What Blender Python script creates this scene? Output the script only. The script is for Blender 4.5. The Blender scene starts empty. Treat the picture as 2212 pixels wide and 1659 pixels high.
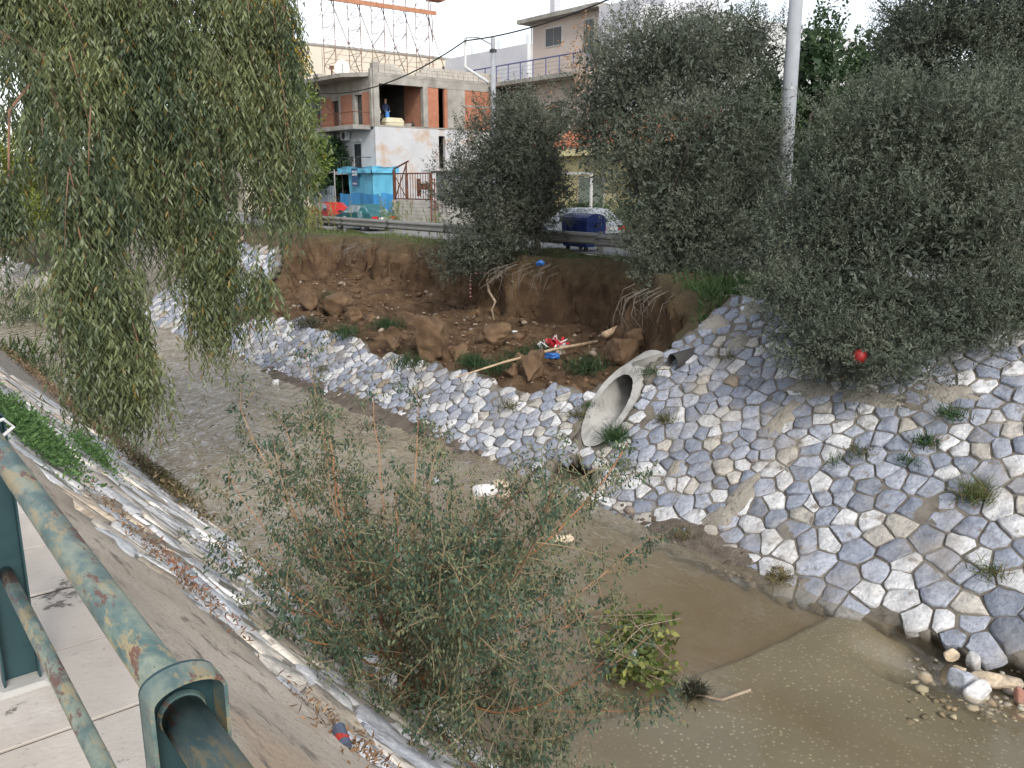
import bpy, math, random
import numpy as np
from mathutils import Vector, Matrix
R = math.radians
scene = bpy.context.scene
C = scene.collection
# ------------------------------------------------------------------ camera, sky, sun, exposure
# World axes: x = across the stream towards the street, y = upstream, z = up (street level 0).
EYE = np.array([0.0, 0.0, 2.4]); YAW = math.atan2(.626, .78); PITCH = R(13.2); FPX = 1840.0
cam_d = bpy.data.cameras.new('camera'); cam = bpy.data.objects.new('camera', cam_d); C.objects.link(cam)
cam.location = EYE; cam.rotation_euler = (R(90) - PITCH, 0, -YAW)
cam_d.sensor_fit = 'HORIZONTAL'; cam_d.angle = 2 * math.atan(1106 / FPX)
cam_d.clip_start = .05; cam_d.clip_end = 3000
scene.camera = cam
SUN_EL, SUN_AZ = R(38), R(200)        # azimuth measured from +y towards +x: the sun stands behind the camera
world = bpy.data.worlds.new('World'); scene.world = world; world.use_nodes = True
wn = world.node_tree; bg = wn.nodes['Background']
sky = wn.nodes.new('ShaderNodeTexSky'); sky.sky_type = 'NISHITA'; sky.sun_disc = False
sky.sun_elevation = SUN_EL; sky.sun_rotation = SUN_AZ; sky.dust_density = 1.5; sky.air_density = 1.0; sky.ozone_density = 1.0
hs = wn.nodes.new('ShaderNodeHueSaturation'); hs.inputs['Saturation'].default_value = .34
wn.links.new(sky.outputs[0], hs.inputs['Color']); wn.links.new(hs.outputs[0], bg.inputs['Color'])
bg.inputs['Strength'].default_value = .15
sd = bpy.data.lights.new('sun', 'SUN'); sun = bpy.data.objects.new('sun', sd); C.objects.link(sun)
sd.energy = 1.35; sd.angle = R(14); sd.color = (1, .95, .87)
sdir = Vector((math.sin(SUN_AZ) * math.cos(SUN_EL), math.cos(SUN_AZ) * math.cos(SUN_EL), math.sin(SUN_EL)))
sun.rotation_euler = sdir.to_track_quat('Z', 'Y').to_euler()
vs = scene.view_settings; vs.view_transform = 'Standard'; vs.look = 'None'; vs.gamma = 1; vs.exposure = .92
scene.cycles.max_bounces = 6; scene.cycles.transparent_max_bounces = 8

# ------------------------------------------------------------------ survey: sight lines of the photograph (2212 px wide) met with planes of the place
cT, sT = math.cos(YAW), math.sin(YAW); cP, sP = math.cos(PITCH), math.sin(PITCH)
def sight(px, py):
    u = (px - 1106) / FPX; v = -(py - 829.5) / FPX
    X, Y, Z = u, cP + v * sP, -sP + v * cP
    return np.array([cT * X + sT * Y, -sT * X + cT * Y, Z])
def meet(px, py, p0, nr):
    d = sight(px, py); nr = np.array(nr, float)
    return EYE + d * (np.dot(np.array(p0, float) - EYE, nr) / np.dot(d, nr))
def at_z(px, py, z): return meet(px, py, (0, 0, z), (0, 0, 1))
def at_x(px, py, x): return meet(px, py, (x, 0, 0), (1, 0, 0))
def at_y(px, py, y): return meet(px, py, (0, y, 0), (0, 1, 0))
def at_d(px, py, d): return EYE + sight(px, py) * d
WZ = -3.0; SL = .65; TOE = 9.85                     # water level, slope of the far revetment, its toe
def on_wall(px, py): return meet(px, py, (TOE, 0, WZ), (-SL, 0, 1))

# ------------------------------------------------------------------ noise
def _hash(i, j, k, seed):
    h = (i * 374761393 + j * 668265263 + k * 1274126177 + seed * 974711) & 0xffffffff
    h = ((h ^ (h >> 13)) * 1274126177) & 0xffffffff
    return ((h ^ (h >> 16)) & 0xffff) / 65535.0
def vnoise(P, seed=0):
    P = np.asarray(P, float); I = np.floor(P).astype(np.int64); f = P - I; f = f * f * (3 - 2 * f)
    r = 0
    for a in (0, 1):
        for b in (0, 1):
            for c in (0, 1):
                w = (f[:, 0] if a else 1 - f[:, 0]) * (f[:, 1] if b else 1 - f[:, 1]) * (f[:, 2] if c else 1 - f[:, 2])
                r = r + w * _hash(I[:, 0] + a, I[:, 1] + b, I[:, 2] + c, seed)
    return r * 2 - 1
def fbm(P, scale=1, octv=4, seed=0):
    P = np.asarray(P, float) * scale; a, r = 1.0, 0
    for o in range(octv):
        r = r + a * vnoise(P, seed + o * 17); P = P * 2.03 + 5.1; a *= .5
    return r
def smooth(a, b, x):
    t = np.clip((x - a) / (b - a), 0, 1); return t * t * (3 - 2 * t)

# ------------------------------------------------------------------ materials
def ramp(nt, fac, cols):
    r = nt.nodes.new('ShaderNodeValToRGB'); e = r.color_ramp.elements
    n = len(cols)
    while len(e) < n: e.new(.5)
    for i, c in enumerate(cols):
        if len(c) == 4: e[i].position = c[3]
        else: e[i].position = .3 + .4 * i / max(1, n - 1)
        e[i].color = (c[0], c[1], c[2], 1)
    nt.links.new(fac, r.inputs[0]); return r.outputs[0]
def noise_node(nt, scale, detail=6, vec=None, dist=0, stretch=None, rough=.55):
    n = nt.nodes.new('ShaderNodeTexNoise'); n.inputs['Scale'].default_value = scale; n.inputs['Detail'].default_value = detail
    n.inputs['Distortion'].default_value = dist; n.inputs['Roughness'].default_value = rough
    tc = nt.nodes.new('ShaderNodeTexCoord'); v = tc.outputs['Object']
    if stretch:
        m = nt.nodes.new('ShaderNodeMapping'); m.inputs['Scale'].default_value = stretch[:3]
        if len(stretch) > 3: m.inputs['Rotation'].default_value = stretch[3]
        nt.links.new(v, m.inputs[0]); v = m.outputs[0]
    nt.links.new(v, n.inputs['Vector']); return n.outputs['Fac']
def mixc(nt, fac, a, b, mode='MIX'):
    m = nt.nodes.new('ShaderNodeMix'); m.data_type = 'RGBA'; m.blend_type = mode
    for s, x in ((m.inputs[0], fac), (m.inputs[6], a), (m.inputs[7], b)):
        if isinstance(x, (int, float)): s.default_value = x
        elif isinstance(x, tuple): s.default_value = (*x[:3], 1)
        else: nt.links.new(x, s)
    return m.outputs[2]
def attr_col(nt, name='Col'):
    a = nt.nodes.new('ShaderNodeAttribute'); a.attribute_name = name; return a
def bump(nt, p, h, strength, dist=.02):
    b = nt.nodes.new('ShaderNodeBump'); b.inputs['Strength'].default_value = strength; b.inputs['Distance'].default_value = dist
    nt.links.new(h, b.inputs['Height']); nt.links.new(b.outputs[0], p.inputs['Normal']); return b
def new_mat(name):
    m = bpy.data.materials.new(name); m.use_nodes = True
    return m, m.node_tree, m.node_tree.nodes['Principled BSDF']
def mat(name, cols, scale=4, rough=.85, bmp=.3, bscale=None, metal=0, detail=7, bdist=.02, use_attr=False, stretch=None, spec=.3, second=None, dist=0):
    """noise-mottled surface; second = (cols/colour, scale, lo, hi) lays stains of a second colour over it"""
    m, nt, p = new_mat(name)
    f = noise_node(nt, scale, detail, stretch=stretch, dist=dist)
    col = ramp(nt, f, cols) if len(cols) > 1 else None
    if col is None: col = mixc(nt, 0.0, cols[0], cols[0])
    if use_attr: col = mixc(nt, 1.0, attr_col(nt).outputs['Color'], col, 'MULTIPLY')
    for s in (second or []):
        f2 = noise_node(nt, s[1], 10, stretch=s[4] if len(s) > 4 else None, rough=.66)
        k = ramp(nt, f2, [(0, 0, 0, s[2]), (1, 1, 1, s[3])])
        col = mixc(nt, k, col, s[0])
    nt.links.new(col, p.inputs['Base Color'])
    p.inputs['Roughness'].default_value = rough; p.inputs['Metallic'].default_value = metal
    p.inputs['Specular IOR Level'].default_value = spec
    if bmp: bump(nt, p, noise_node(nt, bscale or scale * 4, 8, stretch=stretch), bmp, bdist)
    return m
def leaf_mat(name, under=None, trans=.3, rough=.5):
    m, nt, p = new_mat(name)
    a = attr_col(nt); col = a.outputs['Color']
    if under:
        g = nt.nodes.new('ShaderNodeNewGeometry'); col = mixc(nt, g.outputs['Backfacing'], col, mixc(nt, 1.0, col, under, 'MULTIPLY'))
    nt.links.new(col, p.inputs['Base Color']); p.inputs['Roughness'].default_value = rough; p.inputs['Specular IOR Level'].default_value = .35
    t = nt.nodes.new('ShaderNodeBsdfTranslucent'); nt.links.new(col, t.inputs[0])
    mx = nt.nodes.new('ShaderNodeMixShader'); mx.inputs[0].default_value = trans
    nt.links.new(p.outputs[0], mx.inputs[1]); nt.links.new(t.outputs[0], mx.inputs[2])
    nt.links.new(mx.outputs[0], nt.nodes['Material Output'].inputs[0]); return m
def flat(name, c, rough=.6, metal=0, spec=.4):
    d = (c[0] * .82, c[1] * .82, c[2] * .82)
    return mat(name, [d, c], scale=3, rough=rough, metal=metal, bmp=.05, spec=spec)

# ------------------------------------------------------------------ objects
ORG = {}
def tag(o, label=None, cat=None, group=None, kind=None):
    if label: o['label'] = label
    if cat: o['category'] = cat
    if group: o['group'] = group
    if kind: o['kind'] = kind
    return o
def thing(name, loc, label, cat, group=None):
    o = bpy.data.objects.new(name, None); C.objects.link(o); o.location = loc; o.empty_display_size = .1
    ORG[o.name] = np.array(loc, float); return tag(o, label, cat, group)
def link_mesh(name, me, m, parent=None, org=None):
    o = bpy.data.objects.new(name, me); C.objects.link(o)
    if m: me.materials.append(m)
    if parent: o.parent = parent; ORG[o.name] = ORG[parent.name]
    else: o.location = org; ORG[o.name] = np.array(org, float)
    return o
def raw_mesh(name, V, F4=None, F3=None, col=None, smooth_=False, uvattr=None):
    """numpy mesh: V (n,3), quads F4 (m,4), triangles F3 (k,3)"""
    me = bpy.data.meshes.new(name); V = np.asarray(V, np.float32)
    me.vertices.add(len(V)); me.vertices.foreach_set('co', V.ravel())
    idx, st, tot, off = [], [], [], 0
    for F, k in ((F4, 4), (F3, 3)):
        if F is None or len(F) == 0: continue
        F = np.asarray(F, np.int32); idx.append(F.ravel()); st.append(off + np.arange(len(F)) * k); tot.append(np.full(len(F), k)); off += F.size
    idx = np.concatenate(idx); st = np.concatenate(st); tot = np.concatenate(tot)
    me.loops.add(len(idx)); me.loops.foreach_set('vertex_index', idx.astype(np.int32))
    me.polygons.add(len(st)); me.polygons.foreach_set('loop_start', st.astype(np.int32)); me.polygons.foreach_set('loop_total', tot.astype(np.int32))
    if smooth_: me.polygons.foreach_set('use_smooth', np.ones(len(st), bool))
    me.update(calc_edges=True)
    if col is not None:
        a = me.color_attributes.new('Col', 'FLOAT_COLOR', 'POINT')
        c4 = np.ones((len(V), 4), np.float32); c4[:, :3] = col; a.data.foreach_set('color', c4.ravel())
    return me
class MB:
    def __init__(s): s.v, s.f, s.c = [], [], []
    def add(s, vs, fs, col=(1, 1, 1)):
        b = len(s.v); s.v += [tuple(map(float, v)) for v in vs]; s.f += [tuple(i + b for i in f) for f in fs]; s.c += [col] * len(vs); return s
    def box(s, x0, x1, y0, y1, z0, z1, col=(1, 1, 1)):
        return s.add([(x0, y0, z0), (x1, y0, z0), (x1, y1, z0), (x0, y1, z0), (x0, y0, z1), (x1, y0, z1), (x1, y1, z1), (x0, y1, z1)],
                     [(3, 2, 1, 0), (4, 5, 6, 7), (0, 1, 5, 4), (1, 2, 6, 5), (2, 3, 7, 6), (3, 0, 4, 7)], col)
    def bbox(s, x0, x1, y0, y1, z0, z1, b=.02, col=(1, 1, 1)):
        """box with chamfered vertical and top edges"""
        r0 = [(x0 + b, y0), (x1 - b, y0), (x1, y0 + b), (x1, y1 - b), (x1 - b, y1), (x0 + b, y1), (x0, y1 - b), (x0, y0 + b)]
        cx, cy = (x0 + x1) / 2, (y0 + y1) / 2
        V = [(x, y, z0) for x, y in r0] + [(x, y, z1 - b) for x, y in r0] + [(x + (b if x < cx else -b), y + (b if y < cy else -b), z1) for x, y in r0]
        F = [tuple(reversed(range(8))), tuple(range(16, 24))]
        for k in (0, 8):
            for i in range(8): F.append((k + i, k + (i + 1) % 8, k + 8 + (i + 1) % 8, k + 8 + i))
        return s.add(V, F, col)
    def prism(s, pts, vec, col=(1, 1, 1)):
        n = len(pts); vec = np.array(vec, float)
        V = [np.array(p, float) for p in pts]; V = V + [p + vec for p in V]
        F = [tuple(range(n)), tuple(reversed(range(n, 2 * n)))] + [(i, n + i, n + (i + 1) % n, (i + 1) % n) for i in range(n)]
        return s.add(V, F, col)
    def tube(s, pts, rad, seg=8, col=(1, 1, 1), cap=True):
        pts = [np.array(p, float) for p in pts]; n = len(pts)
        if not hasattr(rad, '__len__'): rad = [rad] * n
        t0 = pts[1] - pts[0]; ref = np.array([0, 0, 1.0])
        if abs(t0[2]) > .9 * np.linalg.norm(t0): ref = np.array([1.0, 0, 0])
        V = []
        for i, p in enumerate(pts):
            t = pts[min(n - 1, i + 1)] - pts[max(0, i - 1)]; t = t / (np.linalg.norm(t) + 1e-9)
            a = np.cross(t, ref); a /= np.linalg.norm(a) + 1e-9; b = np.cross(t, a); ref = np.cross(a, t) if False else ref
            for k in range(seg):
                th = 2 * math.pi * k / seg; V.append(p + rad[i] * (math.cos(th) * a + math.sin(th) * b))
        F = []
        for i in range(n - 1):
            for k in range(seg): F.append((i * seg + k, i * seg + (k + 1) % seg, (i + 1) * seg + (k + 1) % seg, (i + 1) * seg + k))
        if cap: F += [tuple(reversed(range(seg))), tuple(range((n - 1) * seg, n * seg))]
        return s.add(V, F, col)
    def build(s, name, m, parent=None, org=None, smooth_=False, attr=False, kind=None):
        o = ORG[parent.name] if parent else np.array(org if org is not None else s.base(), float)
        me = bpy.data.meshes.new(name); me.from_pydata([tuple(np.array(v) - o) for v in s.v], [], s.f); me.update()
        if smooth_: me.polygons.foreach_set('use_smooth', np.ones(len(me.polygons), bool))
        if attr:
            a = me.color_attributes.new('Col', 'FLOAT_COLOR', 'POINT')
            a.data.foreach_set('color', np.array([(*c, 1) for c in s.c], np.float32).ravel())
        ob = link_mesh(name, me, m, parent, o)
        if kind: ob['kind'] = kind
        return ob
    def base(s):
        a = np.array(s.v); return ((a[:, 0].min() + a[:, 0].max()) / 2, (a[:, 1].min() + a[:, 1].max()) / 2, a[:, 2].min())
def part(name, m, parent, fn, **k):
    b = MB(); fn(b); return b.build(name, m, parent, **k)
def boxpart(name, m, parent, *a, **k):
    b = MB(); b.box(*a); return b.build(name, m, parent, **k)
ICO = None
def ico(sub=2):
    import bmesh
    bm = bmesh.new(); bmesh.ops.create_icosphere(bm, subdivisions=sub, radius=1)
    V = np.array([v.co[:] for v in bm.verts]); F = np.array([[v.index for v in f.verts] for f in bm.faces]); bm.free(); return V, F
ICOS = {k: ico(k) for k in (1, 2, 3, 4)}
def rock_arrays(cen, rad, seed, sub=3, amp=.28, cut=5, rot=None):
    """irregular block: a sphere cut by random planes, then roughened"""
    rng = np.random.RandomState(seed); V, F = ICOS[sub]; V = V.copy()
    for _ in range(cut):
        d = rng.randn(3); d /= np.linalg.norm(d); h = rng.uniform(.45, .8); k = V @ d; V = V - np.outer(np.maximum(k - h, 0), d)
    V *= (1 + amp * .5 * fbm(V + seed * 3.7, 1.6, 3, seed))[:, None]
    if sub > 3: V *= (1 + amp * .10 * fbm(V + seed * 1.7, 6, 3, seed + 1))[:, None]
    V = V * np.array(rad)
    a = rng.uniform(0, 6.28) if rot is None else rot; ca, sa = math.cos(a), math.sin(a)
    V = V @ np.array([[ca, -sa, 0], [sa, ca, 0], [0, 0, 1]]).T
    return V + np.array(cen), F
def rock(name, m, cen, rad, seed, label=None, cat=None, group=None, parent=None, sub=3, amp=.28, cut=6, rot=None, smooth_=False, col=None):
    V, F = rock_arrays(cen, rad, seed, sub, amp, cut, rot)
    o = ORG[parent.name] if parent else np.array(cen, float)
    me = raw_mesh(name, V - o, None, F, smooth_=smooth_, col=None if col is None else np.tile(col, (len(V), 1)))
    ob = link_mesh(name, me, m, parent, o)
    return tag(ob, label, cat, group)
# ------------------------------------------------------------------ material library
M = {}
M['soil'] = mat('soil', [(.095, .055, .032), (.15, .09, .053), (.20, .125, .075)], 1.7, .95, .9, 9, bdist=.05, second=[((.30, .20, .125), 26, .62, .72), ((.05, .03, .02), 3.1, .64, .8)])
M['clod'] = mat('clod', [(.085, .052, .031), (.13, .082, .047), (.18, .118, .07)], 2.4, .95, .8, 14, bdist=.03, second=[((.38, .30, .22), 60, .68, .72)])
M['mortar'] = mat('mortar', [(.095, .083, .067), (.16, .142, .117), (.24, .215, .178)], 2.2, .95, .6, 18, second=[((.045, .034, .022), 5, .55, .75), ((.26, .235, .20), 1.3, .64, .76)])
M['smear'] = mat('smeared_mortar', [(.20, .18, .15), (.28, .255, .215), (.35, .32, .275)], 3, .95, .8, 22, bdist=.04, second=[((.13, .11, .085), 6, .55, .7)])
M['concrete'] = mat('concrete', [(.25, .24, .22), (.34, .33, .305), (.42, .41, .385)], 2.0, .9, .25, 30, second=[((.16, .15, .135), 3.2, .58, .78)])
M['conc_warm'] = mat('apron_concrete', [(.33, .275, .215), (.41, .35, .28), (.49, .425, .35)], 1.3, .95, .6, 22, second=[((.40, .30, .21), 1.1, .54, .70), ((.17, .145, .12), 9, .56, .66, (1, .35, 1)), ((.24, .20, .165), 45, .57, .64), ((.62, .57, .5), 70, .67, .70)])
M['slab'] = mat('paving_slab', [(.36, .32, .28), (.44, .395, .345), (.52, .475, .42)], 1.6, .9, .2, 40, second=[((.55, .52, .48), .9, .56, .70), ((.48, .37, .25), 1.3, .62, .8), ((.13, .12, .105), 3.1, .615, .645), ((.30, .27, .24), 26, .60, .68)])
M['asphalt'] = mat('asphalt', [(.20, .20, .20), (.27, .27, .268)], .8, .9, .2, 60)
M['ground'] = mat('ground', [(.09, .085, .05), (.14, .12, .08), (.19, .16, .11)], 1.1, .95, .6, 12)
M['bark'] = mat('bark', [(.06, .05, .04), (.12, .10, .08), (.18, .155, .125)], 6, .95, .8, 24, stretch=(1, 1, .25))
M['wood'] = mat('stick_wood', [(.28, .20, .13), (.40, .29, .19), (.5, .38, .26)], 6, .8, .3, 30)
M['root'] = mat('root_wood', [(.22, .16, .11), (.38, .31, .23)], 7, .9, .4, 30)
def stone_mat():
    m, nt, p = new_mat('revetment_stone')
    col = attr_col(nt).outputs['Color']
    st = noise_node(nt, 3.2, 9, stretch=(1.2, 5, 6, (.5, .3, .7)), dist=1.2)
    col = mixc(nt, 1.0, col, ramp(nt, st, [(.62, .63, .66, .3), (.98, .98, 1, .5), (1.28, 1.26, 1.22, .68)]), 'MULTIPLY')
    f2 = noise_node(nt, 5.5, 10); col = mixc(nt, ramp(nt, f2, [(0, 0, 0, .58), (.8, .8, .8, .70)]), col, (.15, .12, .095))
    f3 = noise_node(nt, 1.1, 5); col = mixc(nt, ramp(nt, f3, [(0, 0, 0, .50), (.6, .6, .6, .70)]), col, (.27, .235, .19))
    nt.links.new(col, p.inputs['Base Color']); p.inputs['Roughness'].default_value = .8; p.inputs['Specular IOR Level'].default_value = .3
    bump(nt, p, noise_node(nt, 9, 9, stretch=(1, 2, 2)), .45, .025); return m
M['stone'] = stone_mat()
M['grass'] = leaf_mat('grass_blade', trans=.25, rough=.6)
M['leaf_olive'] = leaf_mat('olive_leaf', under=(1.25, 1.25, 1.3), trans=.2, rough=.65)
M['leaf_euc'] = leaf_mat('eucalyptus_leaf', trans=.28, rough=.42)
M['leaf'] = leaf_mat('broad_leaf', trans=.3)
M['leaf_shrub'] = leaf_mat('shrub_leaf', trans=.45, rough=.6)
M['leaf_dry'] = leaf_mat('dry_leaf', trans=.1, rough=.8)

# ------------------------------------------------------------------ ground sheets
def sheet(name, m, x0, x1, y0, y1, z, kind='structure'):
    b = MB(); b.add([(x0, y0, z), (x1, y0, z), (x1, y1, z), (x0, y1, z)], [(0, 1, 2, 3)])
    return tag(b.build(name, m, org=((x0 + x1) / 2, (y0 + y1) / 2, z)), kind=kind)
sheet('ground', M['ground'], 21.3, 900, -700, 900, -.03)
sheet('ground', M['ground'], -900, -2.2, -700, 900, .64)
b = MB(); b.box(21.45, 25.75, -60, 160, -.02, 0.0); tag(b.build('street', M['asphalt'], org=(23.6, 30, -.02)), kind='structure')
b = MB(); b.bbox(25.75, 27.7, 25, 160, -.02, .13, .015); b.bbox(25.75, 27.7, -60, 24.9, -.02, .13, .015); tag(b.build('pavement', M['concrete'], org=(26.7, 30, -.02)), kind='structure')

# ------------------------------------------------------------------ far bank: revetment bed, washed-out basin, earth cliff
CLIFF = np.array([(4, 10.2), (11.6, 11.6), (13.0, 11.2), (14.75, 11.75), (15.9, 13.6), (17.6, 16.2), (19.5, 18.4), (20.55, 20.6), (20.3, 21.9), (19.0, 23.0), (18.9, 24.6), (19.2, 27), (19.15, 30), (19.1, 32.5), (18.7, 35.4), (17.4, 35.9), (16.0, 35.0), (14.6, 33.0), (13.6, 31.6), (12.0, 30.0), (10.9, 29.0), (4, 28.4)])
def poly_sd(P, poly):
    """signed distance to an open outline closed on the stream side, positive inside"""
    d = np.full(len(P), 1e9); ins = np.zeros(len(P), bool); n = len(poly)
    for i in range(n):
        a, c = poly[i], poly[(i + 1) % n]; e = c - a; w = P - a
        if i < n - 1:
            t = np.clip((w @ e) / (e @ e), 0, 1); d = np.minimum(d, np.linalg.norm(w - t[:, None] * e, axis=1))
        cr = (a[1] > P[:, 1]) != (c[1] > P[:, 1])
        with np.errstate(divide='ignore', invalid='ignore'):
            xi = (c[0] - a[0]) * (P[:, 1] - a[1]) / (c[1] - a[1]) + a[0]
        ins ^= cr & (P[:, 0] < xi)
    return np.where(ins, d, -d)
def bank_height(x, y):
    P3 = np.stack([x, y, np.zeros_like(x)], 1)
    zw = WZ + SL * (x - TOE) - .30
    land = np.minimum(zw, .10 + .10 * fbm(P3, .5, 3, 3) - .10 * smooth(17, 21, x) - np.clip((y - 40) * .004, 0, .3))
    floor = np.minimum(zw, -1.93 - .40 * smooth(13, 17.5, x) * smooth(31, 25, y) + .35 * smooth(27, 34, y) + .16 * fbm(P3, .55, 4, 7) + .09 * fbm(P3, 2.2, 3, 9))
    d = poly_sd(np.stack([x, y], 1), CLIFF) + .30 * fbm(P3, .7, 3, 21) + .11 * fbm(P3, 2.6, 2, 22)
    k = smooth(0, 1, np.clip(d / .85, 0, 1)) * .90 + .10 * smooth(.7, 2.6, d)       # steep face, then a talus foot
    z = land * (1 - k) + floor * k
    z = np.where((x < TOE + 1.3) & (y < 4.7), np.minimum(z, WZ - .55), z)          # undercut toe
    cav = np.exp(-(((x - 10.5) / .75) ** 2 + ((y - 10.95) / .60) ** 2)); z = z - .80 * cav
    pc = on_wall(1325, 868); tr = (np.abs(y - pc[1] - (x - pc[0]) * .325) < .42) & (x > 10.6) & (x < pc[0] + 2.0); z = np.where(tr, np.minimum(z, pc[2] - .50 + (x - pc[0]) * .12), z)
    return z, k, zw
ys = np.concatenate([np.arange(-4, 37, .11), np.arange(37, 100, .45)]); xs = np.concatenate([np.arange(8.6, 11.0, .14), np.arange(11.0, 21.61, .085)])
GX, GY = np.meshgrid(xs, ys); gx, gy = GX.ravel(), GY.ravel()
gz, gk, gw = bank_height(gx, gy)
P3 = np.stack([gx, gy, gz], 1)
amp = (.03 + .17 * np.clip(gk * 4, 0, 1) * (gx > 12))
off = np.stack([fbm(P3, 1.5, 4, 31), fbm(P3, 1.5, 4, 41), fbm(P3, 1.9, 4, 51) * .7], 1) * amp[:, None]
off[gx > 21.3] = 0
off = off + np.stack([fbm(P3, 5, 2, 131), fbm(P3, 5, 2, 141), fbm(P3, 6, 2, 151) * .7], 1) * (amp * .45)[:, None] * (gx < 21.2)[:, None]
V = P3 + off
nx, ny = len(xs), len(ys)
I = np.arange(nx * ny).reshape(ny, nx)
F4 = np.stack([I[:-1, :-1].ravel(), I[:-1, 1:].ravel(), I[1:, 1:].ravel(), I[1:, :-1].ravel()], 1)
def bank_mat():
    m, nt, p = new_mat('bank_earth')
    f = noise_node(nt, 1.6, 9); soil = ramp(nt, f, [(.07, .043, .026), (.13, .082, .047), (.19, .125, .073)])
    soil = mixc(nt, ramp(nt, noise_node(nt, 24, 6), [(0, 0, 0, .63), (.8, .8, .8, .70)]), soil, (.27, .195, .12))
    soil = mixc(nt, ramp(nt, noise_node(nt, 1.2, 6, stretch=(1, 1, 3)), [(0, 0, 0, .52), (.8, .8, .8, .7)]), soil, (.09, .052, .034))
    top = ramp(nt, noise_node(nt, 3, 9), [(.07, .052, .034), (.115, .088, .055), (.10, .088, .045), (.16, .12, .08)])
    k = attr_col(nt, 'Col').outputs['Color']
    nt.links.new(mixc(nt, k, top, soil), p.inputs['Base Color']); p.inputs['Roughness'].default_value = .97; p.inputs['Specular IOR Level'].default_value = .15
    bump(nt, p, noise_node(nt, 6, 12, rough=.72), 1.0, .16); return m
me = raw_mesh('eroded_bank', V - np.array([15, 20, 0]), F4, None, col=np.repeat(np.clip(gk * 3.0, 0, 1)[:, None], 3, 1), smooth_=True)
tag(link_mesh('eroded_bank', me, bank_mat(), None, (15, 20, 0)), kind='structure')

# ------------------------------------------------------------------ stone revetments
def voronoi(pts, nb=22):
    pts = np.asarray(pts); out = []
    for i, p in enumerate(pts):
        d = np.linalg.norm(pts - p, axis=1); order = np.argsort(d)[1:nb]
        poly = [p + np.array(q) for q in ((-1, -1), (1, -1), (1, 1), (-1, 1))]
        for j in order:
            m_, n_ = (p + pts[j]) / 2, pts[j] - p
            res = []
            for a in range(len(poly)):
                A, B = poly[a], poly[(a + 1) % len(poly)]; da, db = (A - m_) @ n_, (B - m_) @ n_
                if da <= 0: res.append(A)
                if da * db < 0: res.append(A + (B - A) * (da / (da - db)))
            poly = res
            if len(poly) < 3: break
        out.append(poly)
    return out
def scatter(rng, x0, x1, y0, y1, sp, size=None, relax=1):
    """jittered points; size(x,y) scales the spacing locally"""
    pts = []; tries = int((x1 - x0) * (y1 - y0) / sp ** 2 * 14)
    c = rng.uniform((x0, y0), (x1, y1), (tries, 2)); P = np.zeros((0, 2)); r = np.zeros(0)
    for q in c:
        s = sp * (size(*q) if size else 1) * rng.choice([.62, .8, 1.0, 1.15, 1.3])
        if len(P) == 0 or np.all(((P - q) ** 2).sum(1) > ((s + r) / 2 * .86) ** 2): P = np.vstack([P, q]); r = np.append(r, s)
    return P
def shrink(poly, g, rng, rough=.075):
    poly = np.array(poly); c = poly.mean(0); pts = []
    n = len(poly)
    for i in range(n):
        A, B = poly[i], poly[(i + 1) % n]; L = np.linalg.norm(B - A)
        k = 1 if L < .10 else (2 if L < .30 else 3)
        for t in range(k):
            q = A + (B - A) * ((t + .0 + (.12 if t == 0 and k > 1 else 0)) / k); pts.append(q)
    pts = np.array(pts); d = pts - c; L = np.linalg.norm(d, axis=1)
    s = np.clip(1 - g / np.maximum(L, .02), .25, 1) * (1 + rng.uniform(-rough, rough, len(pts)))
    return c + d * s[:, None], c
PAL = [((.225, .245, .29), .31), ((.31, .328, .37), .26), ((.52, .52, .515), .28), ((.40, .375, .33), .07), ((.31, .25, .18), .015), ((.18, .195, .225), .065)]
def stone_colour(rng):
    u = rng.uniform(); a = 0
    for c, w in PAL:
        a += w
        if u < a: break
    return np.array(c) * rng.uniform(.86, 1.12)
def stone_mesh(poly, c, to3, up, h, rng, flat_=False):
    n = len(poly); hs_ = h * (1 + rng.uniform(-.25, .25, n))
    tilt = rng.uniform(-.10, .10, 2)
    r0 = [to3(q) - up * .10 for q in poly]
    r1 = [to3(c + (q - c) * .99) + up * (hs_[i] * .70) for i, q in enumerate(poly)]
    r2 = [to3(c + (q - c) * rng.uniform(.86, .95)) + up * (hs_[i] + float((q - c) @ tilt)) for i, q in enumerate(poly)]
    V = np.array(r0 + r1 + r2 + [to3(c + rng.uniform(-.03, .03, 2)) + up * h * 1.04])
    F4 = [(k * n + i, k * n + (i + 1) % n, (k + 1) * n + (i + 1) % n, (k + 1) * n + i) for k in (0, 1) for i in range(n)]
    F3 = [(2 * n + i, 2 * n + (i + 1) % n, 3 * n) for i in range(n)]
    return V, np.array(F4), np.array(F3)
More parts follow.
